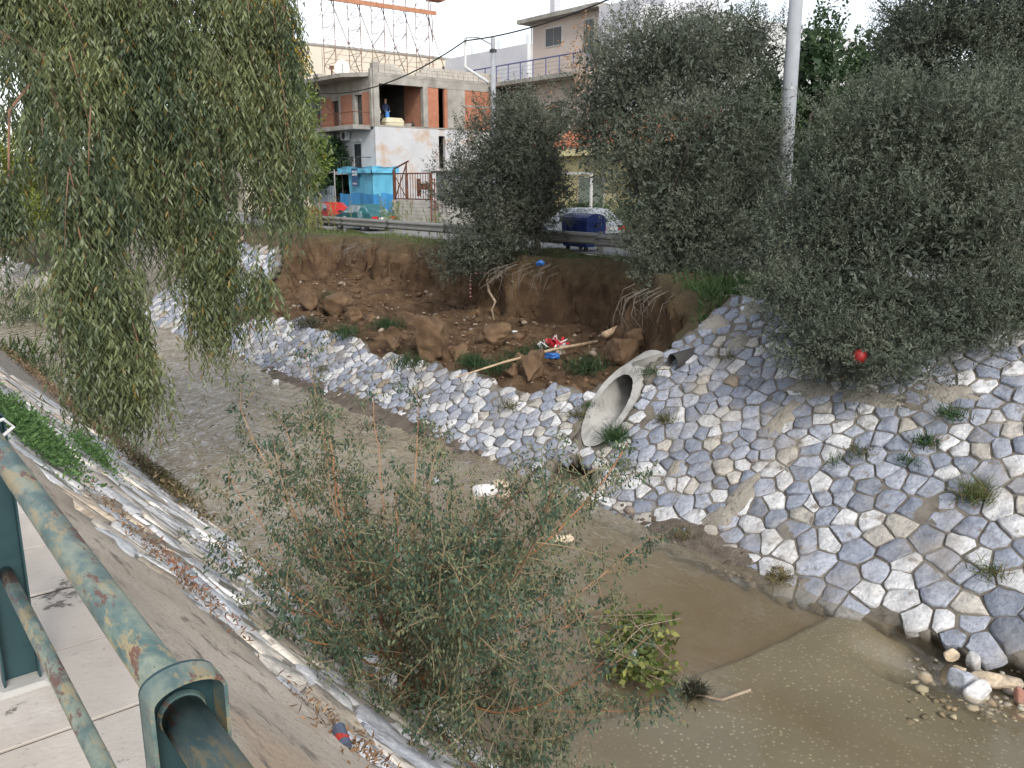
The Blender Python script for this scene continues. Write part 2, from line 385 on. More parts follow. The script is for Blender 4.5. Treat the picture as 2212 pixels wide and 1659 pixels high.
def revetment(name, label, org, to3, up, region, pts, gap, seed, depth, keepfn, mask_cells, thick, hproud=.027, mm='mortar'):
    """a wall of bedded stones: a mortar slab with every stone as a piece of its own"""
    rng = np.random.RandomState(seed); root = thing(name, org, label, 'stone wall'); o = ORG[root.name]
    a0, a1, b0, b1, st = mask_cells
    As, Bs = np.arange(a0, a1 + st, st), np.arange(b0, b1 + st, st)
    AA, BB = np.meshgrid(As, Bs); q = np.stack([AA.ravel(), BB.ravel()], 1)
    nzv = fbm(np.stack([q[:, 0], q[:, 1], q[:, 0] * 0], 1), 2.0, 3, seed) * .02
    jit = np.stack([fbm(np.stack([q[:, 0], q[:, 1], q[:, 0] * 0 + 3], 1), 3, 2, seed + 1), fbm(np.stack([q[:, 0], q[:, 1], q[:, 0] * 0 + 8], 1), 3, 2, seed + 2)], 1) * st * .6
    top = np.array([to3(t) for t in q + jit]) + np.outer(nzv, up); bot = top - up * thick
    na, nb_ = len(As), len(Bs); idx = np.arange(na * nb_).reshape(nb_, na)
    cc = np.stack([(AA[:-1, :-1] + st / 2).ravel(), (BB[:-1, :-1] + st / 2).ravel()], 1)
    keep = np.array([keepfn(t) for t in cc]).reshape(nb_ - 1, na - 1)
    Fq = []; N0 = len(top)
    for r_ in range(nb_ - 1):
        for c_ in range(na - 1):
            if not keep[r_, c_]: continue
            i00, i10, i11, i01 = idx[r_, c_], idx[r_, c_ + 1], idx[r_ + 1, c_ + 1], idx[r_ + 1, c_]
            Fq += [(i00, i10, i11, i01), (N0 + i01, N0 + i11, N0 + i10, N0 + i00)]
            for (dr, dc, u, v) in ((-1, 0, i00, i10), (0, 1, i10, i11), (1, 0, i11, i01), (0, -1, i01, i00)):
                rr, c2 = r_ + dr, c_ + dc
                if rr < 0 or c2 < 0 or rr >= nb_ - 1 or c2 >= na - 1 or not keep[rr, c2]: Fq.append((v, u, N0 + u, N0 + v))
    me = raw_mesh('mortar', np.vstack([top, bot]) - o, np.array(Fq)); link_mesh('mortar', me, M[mm], root)
    polys = voronoi(pts); made = []
    for p_, poly in zip(pts, polys):
        if len(poly) < 3 or not region(p_): continue
        g = gap(*p_) * rng.uniform(.75, 1.3)
        pl, c = shrink(poly, g, rng)
        area = .5 * abs(np.sum(pl[:, 0] * np.roll(pl[:, 1], -1) - pl[:, 1] * np.roll(pl[:, 0], -1)))
        if area < .006 or area > .9: continue
        V, F4_, F3_ = stone_mesh(pl, c, to3, up, hproud * rng.uniform(.6, 1.35), rng)
        w = to3(c); made.append((np.linalg.norm(w - EYE) / math.sqrt(area), V, F4_, F3_, stone_colour(rng)))
    made.sort(key=lambda t: t[0])
    rest = []
    for k, (_, V, F4_, F3_, cl) in enumerate(made):
        if k < 296:
            me = raw_mesh('stone', V - o, F4_, F3_, col=np.tile(cl, (len(V), 1))); link_mesh('stone', me, M['stone'], root)
        else: rest.append((V, F4_, F3_, cl))
    if rest:
        vs_, f4, f3, cs, n_ = [], [], [], [], 0
        for V, A, B, cl in rest: vs_.append(V); f4.append(A + n_); f3.append(B + n_); cs.append(np.tile(cl, (len(V), 1))); n_ += len(V)
        me = raw_mesh('small_stones', np.vstack(vs_) - o, np.vstack(f4), np.vstack(f3), col=np.vstack(cs)); link_mesh('small_stones', me, M['stone'], root)['kind'] = 'stuff'
    print(name, len(made)); return root
# far side, slope coordinates (y, w): w runs up the slope
CA, SA = 1 / math.hypot(1, SL), SL / math.hypot(1, SL)
UPF = np.array([-SA, 0, CA])
def far3(q): return np.array([TOE + q[1] * CA, q[0], WZ + q[1] * SA])
def noise1(t, s):
    r, a, f = 0, 1.0, 1.0
    for o in range(3):
        x = t * f + s * 7.31 + o * 3.7; i = math.floor(x); u = x - i; u = u * u * (3 - 2 * u)
        h0 = math.sin(i * 127.1 + s * 31.7 + o) * 43758.5453; h1 = math.sin((i + 1) * 127.1 + s * 31.7 + o) * 43758.5453
        r += a * (((h0 - math.floor(h0)) * (1 - u) + (h1 - math.floor(h1)) * u) * 2 - 1); a *= .5; f *= 2.03
    return r
EDGE = [(2, 5.85), (10.2, 5.75), (10.95, 5.75), (11.25, 5.2), (11.05, 4.4), (11.0, 3.95), (11.35, 3.6), (11.7, 3.0), (12.3, 2.25), (13.2, 2.15), (14.4, 1.95), (16.2, 2.0), (17.4, 1.85), (19, 1.85), (21.3, 1.95), (22.5, 2.15), (23.7, 1.9), (25, 2.15), (26.7, 2.0), (28.5, 1.35), (29.2, .9)]
def wtop(y, w):
    if y < 11.0: lim = 5.8 + .05 * math.sin(y * 3)
    else:
        ys_ = [11.0, 11.3, 11.7, 12.3, 13.2, 14.4, 16.2, 17.4, 19, 21.3, 22.5, 23.7, 25, 26.7, 28.5, 29.3]; ws_ = [5.7, 3.7, 3.0, 2.3, 2.15, 1.95, 2.0, 1.85, 1.85, 1.95, 2.2, 1.9, 2.2, 2.0, 1.35, .5]
        lim = float(np.interp(y, ys_, ws_)) + .18 * noise1(y * 2.1, 5)
    return lim
def in_hole(y, w):
    return ((y - 10.95) / .62) ** 2 + ((w - .22) / .52) ** 2 < 1 + .35 * noise1(math.atan2(w - .2, y - 10.95) * 1.5, 9)
PIPE_C = on_wall(1325, 868)                                     # centre of the pipe mouth on the slope
PW_ = (PIPE_C[1], (PIPE_C[0] - TOE) / CA)
def in_pipe(y, w, g=0): 
    return ((y - PW_[0] - (w - PW_[1]) * .27) / (.50 + g)) ** 2 + ((w - PW_[1]) / (1.12 + g)) ** 2 < 1
def wbot(y):
    return float(np.interp(y, [0, 3.2, 4.4, 5.2, 5.9, 6.4], [.30, .18, .0, -.16, -.22, -.3])) + .07 * noise1(y * 2.5, 12)
def keep_right(q): return wbot(q[0]) < q[1] < wtop(q[0], q[1]) and not in_hole(*q) and not in_pipe(*q, .03)
def reg_right(q): return wbot(q[0]) + .06 < q[1] < wtop(q[0], q[1]) - .05 and not in_hole(*q) and not in_pipe(*q, .16) and 1.2 < q[0] < 11.45
def gapf(y, w): return .0175 + .028 * smooth(3.6, 5.0, w) * (1 if y > 9.6 else .25)
rng = np.random.RandomState(5)
ptsR = scatter(rng, 1.0, 12.2, -.6, 6.1, .335, lambda y, w: float(np.interp(y, [1, 5, 9, 12], [1.18, 1.06, .86, .8])) * (.95 if w > 3.2 else 1))
wall_right = revetment('stone_revetment', 'sloping bank wall of grey and white stones right of the concrete pipe', (12, 6, -3), far3, UPF, reg_right, ptsR, gapf, 1, 0, keep_right, (.9, 11.6, -.4, 6.0, .1), .30)
def patch(px, py, rx, ry, seed):
    c = on_wall(px, py); q0 = np.array([c[1], (c[0] - TOE) / CA]); V, F = [], []; n, k = 18, 4
    for j in range(k + 1):
        for i in range(n):
            a = 2 * math.pi * i / n; r = j / k * (1 + .35 * noise1(i * 1.1, seed) * (j > 1)); q = q0 + np.array([rx * r * math.cos(a), ry * r * math.sin(a)])
            V.append(far3(q) + UPF * (.062 * (1 - (j / k) ** 3) + .012 * noise1(i * 2.3 + j * 5, seed) - .02 * (j == k)))
    F = [(j * n + i, j * n + (i + 1) % n, (j + 1) * n + (i + 1) % n, (j + 1) * n + i) for j in range(k) for i in range(n)]
    b = MB(); b.add(V, F); b.build('mortar_patch', M['smear'], wall_right, smooth_=True)
for i, a in enumerate([(1600, 1075, .22, .50, ), (1560, 1120, .30, .22), (1690, 905, .20, .45), (1545, 700, .35, .30), (1600, 740, .25, .35), (1625, 670, .35, .25), (1880, 860, .7, .22), (1760, 840, .5, .25), (2050, 850, .5, .25), (1460, 1010, .14, .2)]): patch(*a, 40 + i)
def keep_left(q): return -.35 < q[1] < wtop(q[0], q[1]) and not in_hole(*q) and not in_pipe(*q, .03)
def reg_left(q): return q[0] > 11.45 and -.1 + .12 * noise1(q[0] * 1.3, 4) < q[1] < wtop(q[0], q[1]) - .02 and not in_hole(*q) and not in_pipe(*q, .16)
ptsL = scatter(rng, 11.0, 29.6, -.5, 2.7, .285)
revetment('stone_revetment', 'low broken bank wall of pale stones left of the concrete pipe', (11, 20, -3), far3, UPF, reg_left, ptsL, lambda y, w: .017, 2, 0, keep_left, (11.6, 29.4, -.4, 2.6, .1), .28)
def top_far(y): return float(np.interp(y, [29.6, 30.2, 31.2, 33, 36], [.9, 2.2, 4.4, 5.2, 5.2])) + .15 * noise1(y * 2, 6)
def reg_far(q): return 29.7 < q[0] < 38 and -.1 < q[1] < top_far(q[0])
ptsF = scatter(rng, 29.2, 38.4, -.4, 5.4, .40)
revetment('stone_revetment', 'distant piece of stone bank wall behind the hanging eucalyptus branches', (11, 33, -3), far3, UPF, reg_far, ptsF, lambda y, w: .025, 3, 0, lambda q: -.3 < q[1] < top_far(q[0]) + .06 and q[0] > 29.6, (29.6, 60, -.3, 5.4, .15), .28)

# ------------------------------------------------------------------ near bank: concrete apron, stone strip
NB0 = np.array([.66, 0, .69]); NB1 = np.array([4.4, 0, -3.0]); ND = (NB1 - NB0) / np.linalg.norm(NB1 - NB0); UPN = np.array([-ND[2], 0, ND[0]])
NL = np.linalg.norm(NB1 - NB0)
def near3(q): return np.array([NB0[0], q[0], NB0[2]]) + ND * q[1]
def apron_w(y): return float(np.interp(y, [-3, 2.5, 4, 5, 5.6, 7, 12, 30], [1.9, 1.6, 1.25, 1.05, .55, .35, .25, .25])) + .10 * noise1(y * 1.7, 14)
ysn = np.concatenate([np.arange(-4, 16, .13), np.arange(16, 98, .5)]); wsn = np.arange(0, NL + 1.2, .13)
q = np.array([(y, w) for y in ysn for w in wsn]); q3 = np.array([near3(t) for t in q])
lift = .05 * fbm(q3, 1.1, 4, 61) + .03 * fbm(q3, 5, 2, 62)
aw = np.array([apron_w(y) for y in ysn]).repeat(len(wsn))
isap = smooth(.1, -.1, q[:, 1] - aw)
q3 = q3 + np.outer(lift * .5 + .05 * isap - .07 * (1 - isap), UPN)
J = np.arange(len(q)).reshape(len(ysn), len(wsn))
F4n = np.stack([J[:-1, :-1].ravel(), J[:-1, 1:].ravel(), J[1:, 1:].ravel(), J[1:, :-1].ravel()], 1)
me = raw_mesh('near_bank', q3 - np.array([2.5, 10, -1]), F4n, smooth_=True)
tag(link_mesh('near_bank', me, M['conc_warm'], None, (2.5, 10, -1)), kind='structure')
rngn = np.random.RandomState(9)
def reg_near(t): return apron_w(t[0]) + .12 < t[1] < NL + .1 and 2.0 < t[0] < 19
ptsN = scatter(rngn, 1.8, 19.5, 0, NL + .3, .46, lambda y, w: 1 if y < 12 else 1.25)
PALsave = PAL
PAL = [((.74, .73, .71), .50), ((.74, .67, .57), .24), ((.62, .63, .65), .18), ((.56, .47, .36), .08)]
revetment('stone_revetment', 'near bank strip of whitish weathered stones below the railing', (2.5, 8, -1.5), lambda t: near3(t) - UPN * .05, UPN, reg_near, ptsN, lambda y, w: .007, 4, 0, lambda t: apron_w(t[0]) + .02 < t[1] < NL + .2, (1.8, 40, .2, NL + .3, .16), .12, hproud=.010, mm='smear')
PAL = PALsave

# ------------------------------------------------------------------ walkway with paving slabs
wk = thing('walkway', (-.5, 8, .5), None, None); del_keys = None
wk['kind'] = 'structure'
boxpart('bedding', flat('joint_dirt', (.06, .05, .04), .95), wk, -2.3, .70, -6, 60, .30, .6935)
rs = random.Random(3); y = -1.05; k = 0
while y < 26:
    L = .545
    b = MB(); b.bbox(-1.0, .715 + rs.uniform(-.012, .012), y + .008, y + L - .008, .60, .70 + rs.uniform(-.004, .004), .0025); b.build('paving_slab', M['slab'], wk)
    b = MB(); b.bbox(-2.2, -1.012, y + .008, y + L - .006, .60, .70 + rs.uniform(-.004, .004), .010); b.build('paving_slab', M['slab'], wk)
    y += L; k += 1

# ------------------------------------------------------------------ stream bed and water
def bed_mat():
    m, nt, p = new_mat('stream_bed')
    f = noise_node(nt, .45, 6); c = ramp(nt, f, [(.145, .133, .10), (.185, .172, .134), (.23, .216, .175)])
    v = nt.nodes.new('ShaderNodeTexVoronoi'); v.inputs['Scale'].default_value = 17; v.inputs['Randomness'].default_value = 1
    tc = nt.nodes.new('ShaderNodeTexCoord'); nt.links.new(tc.outputs['Object'], v.inputs['Vector'])
    spk = ramp(nt, v.outputs['Distance'], [(.9, .9, .9, .16), (0, 0, 0, .30)])
    sel = ramp(nt, v.outputs['Color'], [(.1, .1, .1, .10), (1, 1, 1, .5)])
    dens = ramp(nt, noise_node(nt, .8, 5), [(.5, .5, .5, .35), (1, 1, 1, .55)])
    k = mixc(nt, 1.0, mixc(nt, 1.0, spk, sel, 'MULTIPLY'), dens, 'MULTIPLY')
    c = mixc(nt, k, c, (.40, .375, .30))
    mud = ramp(nt, noise_node(nt, .33, 5, stretch=(1.2, .5, 1)), [(0, 0, 0, .48), (1, 1, 1, .62)])
    c = mixc(nt, mixc(nt, 1.0, mud, (.6, .6, .6), 'MULTIPLY'), c, (.145, .112, .072))
    c = mixc(nt, attr_col(nt).outputs['Color'], c, ramp(nt, noise_node(nt, 3, 6), [(.135, .098, .06), (.17, .13, .084)]))      # brown sediment beyond the slab edge
    nt.links.new(c, p.inputs['Base Color']); p.inputs['Roughness'].default_value = .85
    bump(nt, p, noise_node(nt, 14, 6), .3, .02); return m
xb = np.concatenate([np.arange(2.5, 11.6, .16)]); yb = np.concatenate([np.arange(-4, 4.6, .16), np.arange(4.6, 6.4, .05), np.arange(6.4, 20, .16), np.arange(20, 95, .6)])
BX, BY = np.meshgrid(xb, yb); bx_, by_ = BX.ravel(), BY.ravel(); Pb = np.stack([bx_, by_, bx_ * 0], 1)
bz = WZ - .10 + .035 * fbm(Pb, .7, 4, 71)
step = (by_ - 5.45) + .06 * (bx_ - 7)                       # the concrete apron ends in a small step
stepk = smooth(-.03, .05, step + .07 * fbm(Pb, 1.4, 3, 72)); bz = bz - .12 * stepk + .02
bz = bz + .13 * np.exp(-(((bx_ - 8.3) / 1.0) ** 2 + ((by_ - 11.3) / 1.6) ** 2)) * (1 + fbm(Pb, 2.2, 3, 73)) - .45 * smooth(8.7, 9.5, bx_ + .25 * fbm(Pb, 1.1, 2, 75)) * smooth(5.0, 4.1, by_)
Jb = np.arange(len(bx_)).reshape(len(yb), len(xb))
F4b = np.stack([Jb[:-1, :-1].ravel(), Jb[:-1, 1:].ravel(), Jb[1:, 1:].ravel(), Jb[1:, :-1].ravel()], 1)
me = raw_mesh('stream_bed', np.stack([bx_, by_, bz], 1) - np.array([7, 10, -3]), F4b, smooth_=True, col=np.repeat((.15 + .7 * stepk * np.clip(1 + .5 * fbm(Pb, .9, 3, 76), 0, 1.2))[:, None] - .15 * (1 - stepk[:, None]), 3, 1))
tag(link_mesh('stream_bed', me, bed_mat(), None, (7, 10, -3)), kind='structure')
def water_mat():
    m, nt, p = new_mat('muddy_water'); N = nt.nodes
    tc = N.new('ShaderNodeTexCoord'); sp = N.new('ShaderNodeSeparateXYZ'); nt.links.new(tc.outputs['Object'], sp.inputs[0])
    # suspended mud: thicker upstream (deeper water), thin over the concrete apron
    mr = N.new('ShaderNodeMapRange'); mr.inputs[1].default_value = -5.5; mr.inputs[2].default_value = 5.0; mr.inputs[3].default_value = .06; mr.inputs[4].default_value = .74
    nt.links.new(sp.outputs['Y'], mr.inputs[0])
    nz = noise_node(nt, .5, 4); ad = N.new('ShaderNodeMath'); ad.operation = 'MULTIPLY_ADD'; nt.links.new(nz, ad.inputs[0]); ad.inputs[1].default_value = .35; nt.links.new(mr.outputs[0], ad.inputs[2])
    sb = N.new('ShaderNodeMath'); sb.operation = 'SUBTRACT'; sb.use_clamp = True; nt.links.new(ad.outputs[0], sb.inputs[0]); sb.inputs[1].default_value = .17
    # ripples: bigger upstream
    r1 = noise_node(nt, 1.25, 2, stretch=(1, .55, 1, (0, 0, .5)), dist=.8); r2 = noise_node(nt, 3.6, 2, stretch=(1, .6, 1, (0, 0, -.3)), dist=.5)
    wv = N.new('ShaderNodeTexWave'); wv.inputs['Scale'].default_value = .9; wv.inputs['Distortion'].default_value = 7; wv.inputs['Detail'].default_value = 3
    mp = N.new('ShaderNodeMapping'); mp.inputs['Rotation'].default_value = (0, 0, .9); nt.links.new(tc.outputs['Object'], mp.inputs[0]); nt.links.new(mp.outputs[0], wv.inputs[0])
    h = mixc(nt, .45, r1, r2); h = mixc(nt, .10, h, wv.outputs['Color'])
    mr2 = N.new('ShaderNodeMapRange'); mr2.inputs[1].default_value = -4; mr2.inputs[2].default_value = 3; mr2.inputs[3].default_value = .05; mr2.inputs[4].default_value = 1.0
    nt.links.new(sp.outputs['Y'], mr2.inputs[0])
    bm = N.new('ShaderNodeBump'); bm.inputs['Distance'].default_value = .26; nt.links.new(mr2.outputs[0], bm.inputs['Strength']); nt.links.new(h, bm.inputs['Height'])
    col = ramp(nt, noise_node(nt, .55, 5, stretch=(1, .4, 1)), [(.25, .19, .118), (.33, .28, .195), (.40, .36, .27)])
    dif = N.new('ShaderNodeBsdfDiffuse'); nt.links.new(col, dif.inputs[0])
    tr = N.new('ShaderNodeBsdfTransparent'); tr.inputs[0].default_value = (.93, .89, .80, 1)
    m1 = N.new('ShaderNodeMixShader'); nt.links.new(sb.outputs[0], m1.inputs[0]); nt.links.new(tr.outputs[0], m1.inputs[1]); nt.links.new(dif.outputs[0], m1.inputs[2])
    gl = N.new('ShaderNodeBsdfGlossy'); gl.inputs['Roughness'].default_value = .04; nt.links.new(bm.outputs[0], gl.inputs['Normal'])
    fr = N.new('ShaderNodeFresnel'); fr.inputs[0].default_value = 1.45; nt.links.new(bm.outputs[0], fr.inputs['Normal'])
    ge = N.new('ShaderNodeNewGeometry'); bk = N.new('ShaderNodeMath'); bk.operation = 'SUBTRACT'; bk.use_clamp = True; nt.links.new(fr.outputs[0], bk.inputs[0]); nt.links.new(ge.outputs['Backfacing'], bk.inputs[1])   # light from above refracts in: no total reflection for the bed
    m2 = N.new('ShaderNodeMixShader'); nt.links.new(bk.outputs[0], m2.inputs[0]); nt.links.new(m1.outputs[0], m2.inputs[1]); nt.links.new(gl.outputs[0], m2.inputs[2])
    nt.links.new(m2.outputs[0], N['Material Output'].inputs[0]); N.remove(p); return m
xw = np.arange(2.6, 11.5, .11); yw = np.concatenate([np.arange(-4, 40, .11), np.arange(40, 92, .5)])
WX, WY = np.meshgrid(xw, yw); wx_, wy_ = WX.ravel(), WY.ravel(); Pw = np.stack([wx_, wy_, wx_ * 0], 1)
rip = (.030 * fbm(Pw * np.array([1, .6, 1]), 1.3, 3, 81) + .020 * fbm(Pw * np.array([1, .5, 1]), 3.2, 2, 82)) * smooth(7, 15, wy_) + .10 * smooth(45, 80, wy_) - .10 * smooth(8.8, 9.5, wx_) * smooth(5.0, 4.0, wy_)
Jw = np.arange(len(wx_)).reshape(len(yw), len(xw))
F4w = np.stack([Jw[:-1, :-1].ravel(), Jw[:-1, 1:].ravel(), Jw[1:, 1:].ravel(), Jw[1:, :-1].ravel()], 1)
me = raw_mesh('water', np.stack([wx_, wy_, WZ + rip], 1) - np.array([7, 10, -3]), F4w, smooth_=True)
tag(link_mesh('water', me, water_mat(), None, (7, 10, -3)), kind='structure')
# upstream earth bank closing the bend
xu = np.arange(-6, 30, .5); yu = np.arange(70, 118, .5); UX, UY = np.meshgrid(xu, yu); ux, uy = UX.ravel(), UY.ravel(); Pu = np.stack([ux, uy, ux * 0], 1)
edge_u = 76 + .55 * (ux - 6) * (ux < 6) * -1 + .25 * (ux - 6) * (ux > 6) * -1
uz = -3.4 + 3.9 * smooth(-1, 9, uy - edge_u + 1.6 * fbm(Pu, .25, 4, 91)) + .25 * fbm(Pu, .8, 4, 92)
Ju = np.arange(len(ux)).reshape(len(yu), len(xu)); F4u = np.stack([Ju[:-1, :-1].ravel(), Ju[:-1, 1:].ravel(), Ju[1:, 1:].ravel(), Ju[1:, :-1].ravel()], 1)
me = raw_mesh('earth_bank', np.stack([ux, uy, uz], 1) - np.array([8, 85, -3]), F4u, smooth_=True)
tag(link_mesh('earth_bank', me, M['soil'], None, (8, 85, -3)), kind='structure')
# ------------------------------------------------------------------ built things: materials
M['white_wall'] = mat('white_plaster', [(.42, .425, .445), (.50, .505, .52)], .9, .9, .15, 20, second=[((.42, .31, .225), .75, .50, .66), ((.31, .28, .25), 2.2, .60, .8)])
M['white_plain'] = mat('white_render', [(.47, .475, .49), (.56, .56, .565)], .8, .9, .1, 20, second=[((.42, .40, .38), 1.2, .62, .85)])
M['cream'] = mat('cream_render', [(.52, .46, .37), (.60, .545, .455)], .5, .9, .1, 20, second=[((.45, .41, .36), .5, .55, .8)])
M['pink'] = mat('pinkish_render', [(.44, .37, .33), (.52, .45, .40)], .6, .9, .1, 20)
M['lilac_and_shade'] = mat('lilac_and_shade_render', [(.46, .46, .50), (.54, .54, .57)], .6, .9, .1, 20)
M['yellow'] = mat('yellow_render', [(.52, .45, .24), (.60, .53, .30)], .6, .9, .1, 20)
M['raw_conc'] = mat('raw_concrete', [(.20, .185, .165), (.28, .265, .24), (.36, .345, .315)], 1.4, .95, .3, 16, second=[((.12, .11, .10), 2.3, .6, .75, (1, 1, .3))])
M['block'] = mat('concrete_block', [(.36, .33, .29), (.46, .43, .385)], 2, .95, .3, 25, second=[((.26, .23, .2), 2.1, .58, .75)])
def brick_mat(name, c1, c2, mo, sx, axis):
    m, nt, p = new_mat(name); br = nt.nodes.new('ShaderNodeTexBrick'); tc = nt.nodes.new('ShaderNodeTexCoord'); mp = nt.nodes.new('ShaderNodeMapping')
    mp.inputs['Rotation'].default_value = (R(90), 0, 0) if axis == 'x' else (R(90), 0, R(90))
    sp = nt.nodes.new('ShaderNodeSeparateXYZ'); cb = nt.nodes.new('ShaderNodeCombineXYZ'); nt.links.new(tc.outputs['Object'], sp.inputs[0])
    nt.links.new(sp.outputs['X' if axis == 'x' else 'Y'], cb.inputs[0]); nt.links.new(sp.outputs['Z'], cb.inputs[1]); nt.links.new(cb.outputs[0], br.inputs['Vector'])
    br.inputs['Scale'].default_value = 1; br.inputs['Brick Width'].default_value = sx[0]; br.inputs['Row Height'].default_value = sx[1]; br.inputs['Mortar Size'].default_value = sx[2]
    br.inputs['Color1'].default_value = (*c1, 1); br.inputs['Color2'].default_value = (*c2, 1); br.inputs['Mortar'].default_value = (*mo, 1)
    nt.links.new(mixc(nt, 1.0, br.outputs['Color'], ramp(nt, noise_node(nt, 2, 6), [(.8, .8, .8), (1.1, 1.1, 1.1)]), 'MULTIPLY'), p.inputs['Base Color']); p.inputs['Roughness'].default_value = .9
    bump(nt, p, br.outputs['Fac'], -.5, .02); return m
M['brick_x'] = brick_mat('clay_brick_side', (.42, .155, .085), (.36, .125, .07), (.30, .20, .15), (.3, .11, .010), 'x')
M['brick_y'] = brick_mat('clay_brick_front', (.40, .165, .10), (.34, .135, .08), (.28, .20, .15), (.3, .11, .010), 'y')
M['glass'] = flat('dark_glass', (.045, .05, .055), .15, spec=.6)
M['frame_w'] = flat('white_frame', (.62, .62, .61), .5)
M['iron'] = mat('rusty_iron', [(.07, .035, .025), (.13, .055, .035), (.18, .08, .045)], 5, .85, .2, 30)
M['iron_dark'] = flat('dark_iron', (.06, .055, .055), .6)
M['frame_red'] = mat('lattice_paint', [(.24, .13, .09), (.28, .18, .14), (.26, .22, .20)], 2.5, .8, .1)
M['orange_deck'] = mat('rusty_deck', [(.33, .14, .08), (.42, .22, .13)], 4, .85, .2)
M['galv'] = mat('galvanised_steel', [(.30, .31, .31), (.42, .43, .43)], 3, .45, .1, 30, metal=.6, second=[((.20, .19, .17), 2.4, .6, .75)])
M['rail_steel'] = mat('guard_rail_steel', [(.20, .195, .18), (.27, .265, .25)], 2, .6, .15, 30, metal=.25, second=[((.14, .12, .10), 3, .58, .75)])
M['pole_grey'] = mat('pole_concrete', [(.25, .265, .285), (.31, .325, .345)], 2, .9, .2, 20)
M['shutter'] = flat('grey_green_shutter', (.25, .28, .22), .6)
M['tile'] = mat('roof_tile_clay', [(.42, .13, .065), (.55, .20, .10), (.48, .24, .15)], 5, .9, .2, 20)
M['navy'] = flat('blue_plastic', (.012, .035, .17), .4)
M['black'] = flat('black_rubber', (.02, .02, .02), .8)
M['dark'] = flat('dark_plastic', (.035, .035, .038), .6)

# ------------------------------------------------------------------ unfinished house
def H3(zx, zy, y): return at_y(650.6 + .2022 * zx, 122 + .2022 * zy, y)
hx, hy = 27.8, 48.2
house = thing('unfinished_house', (32, 52, 0), 'unfinished two-storey house with white lower wall and bare brick upper floor', 'house')
def hb(name, m, *a): return boxpart(name, M[m], house, *a)
w = MB(); w.box(hx, 32.53, hy, hy + .25, 0, 5.88); w.box(33.03, 37.7, hy, hy + .25, 0, 5.88); w.box(32.53, 33.03, hy, hy + .25, 5.47, 5.84); w.box(32.53, 33.03, hy, hy + .25, 0, 3.4)
w.build('wall', M['white_wall'], house)['label'] = 'stained white plaster side wall with patches worn to beige'
w = MB(); w.box(hx, hx + .25, hy + .253, 50.05, 0, 5.72); w.box(hx, hx + .25, 51.05, 52.3, 0, 5.72); w.box(hx, hx + .25, 54.1, 57.5, 0, 5.72); w.box(hx, hx + .25, 50.05, 51.05, 5.0, 5.72); w.box(hx, hx + .25, 52.3, 54.1, 5.0, 5.72); w.box(hx, hx + .25, 50.05, 54.1, 0, 3.1)
w.build('wall', M['white_plain'], house)
hb('wall', 'white_plain', 37.45, 37.7, hy + .253, 58, 0, 9.0)
hb('wall', 'white_plain', hx + .25, 37.45, 57.8, 58, 0, 9.0)
M['room_shade'] = mat('room_shade_concrete', [(.05, .046, .042), (.09, .082, .074)], 1.5, .95, .2)  # near-black tone puts the open room's shade into the concrete colour
hb('wall', 'room_shade', hx + .25, 37.4, 53.2, 53.4, 5.9, 8.88); hb('ceiling', 'room_shade', hx + .26, 31.44, hy + .32, 53.19, 8.8, 8.89); hb('partition', 'room_shade', 31.45, 31.6, 50.6, 53.19, 5.99, 8.79)
hb('floor_slab', 'raw_conc', hx + .02, 37.66, hy + .05, 57.7, 5.90, 5.99)
hb('roof', 'raw_conc', hx - .02, 37.72, hy - .02, 58.1, 8.90, 9.06)
for a in ((hx - .01, 28.17, hy - .01, hy + .36, 5.885, 9.62), (31.40, 31.75, hy - .005, hy + .3, 5.99, 8.45), (37.42, 37.69, hy - .005, hy + .3, 5.99, 8.45), (33.28, 34.68, hy + .01, hy + .25, 5.99, 8.45)):
    hb('column', 'raw_conc', *a)
hb('column', 'raw_conc', hx - .12, hx + .05, hy + .12, hy + .36, 5.885, 9.3)
hb('beam', 'raw_conc', 28.171, 37.69, hy - .008, hy + .3, 8.45, 8.895)
hb('beam', 'raw_conc', 34.682, 37.418, hy + .02, hy + .24, 7.42, 7.52)
hb('brick_panel', 'brick_x', 31.752, 32.58, hy + .03, hy + .22, 5.99, 8.45)
hb('brick_panel', 'brick_x', 33.06, 33.278, hy + .03, hy + .22, 5.99, 8.45)
hb('brick_panel', 'brick_x', 34.682, 37.418, hy + .03, hy + .23, 5.99, 7.419)
hb('brick_panel', 'brick_x', 34.682, 37.418, hy + .03, hy + .23, 7.521, 8.449)
hb('partition', 'brick_y', 31.45, 31.6, hy + .31, 50.59, 5.99, 8.79)
# front (towards the stream): upper storey in brick with two doorways
for y0, y1 in ((hy + .37, 49.75), (51.0, 52.58), (53.85, 55.3)): hb('brick_panel', 'brick_y', hx + .02, hx + .2, y0, y1, 6.0, 8.0)
for y0, y1 in ((50.66, 50.99), (52.59, 52.83), (55.31, 55.6)): hb('column', 'raw_conc', hx, hx + .24, y0, y1, 6.0, 8.4)
hb('beam', 'raw_conc', hx - .005, hx + .245, hy + .37, 57.5, 8.401, 8.89)
hb('lintel', 'raw_conc', hx + .01, hx + .22, 49.76, 50.65, 7.9, 8.4); hb('lintel', 'raw_conc', hx + .01, hx + .22, 52.84, 53.84, 7.75, 8.4)
hb('lintel', 'raw_conc', hx + .012, hx + .218, hy + .372, 49.749, 8.0, 8.4); hb('lintel', 'raw_conc', hx + .012, hx + .218, 51.0, 52.58, 8.0, 8.4); hb('lintel', 'raw_conc', hx + .012, hx + .218, 53.851, 55.3, 8.0, 8.4)
for y0, y1, z1 in ((49.78, 50.63, 7.88), (52.86, 53.82, 7.73)): hb('doorway', 'glass', hx + .26, hx + .3, y0, y1, 6.0, z1)
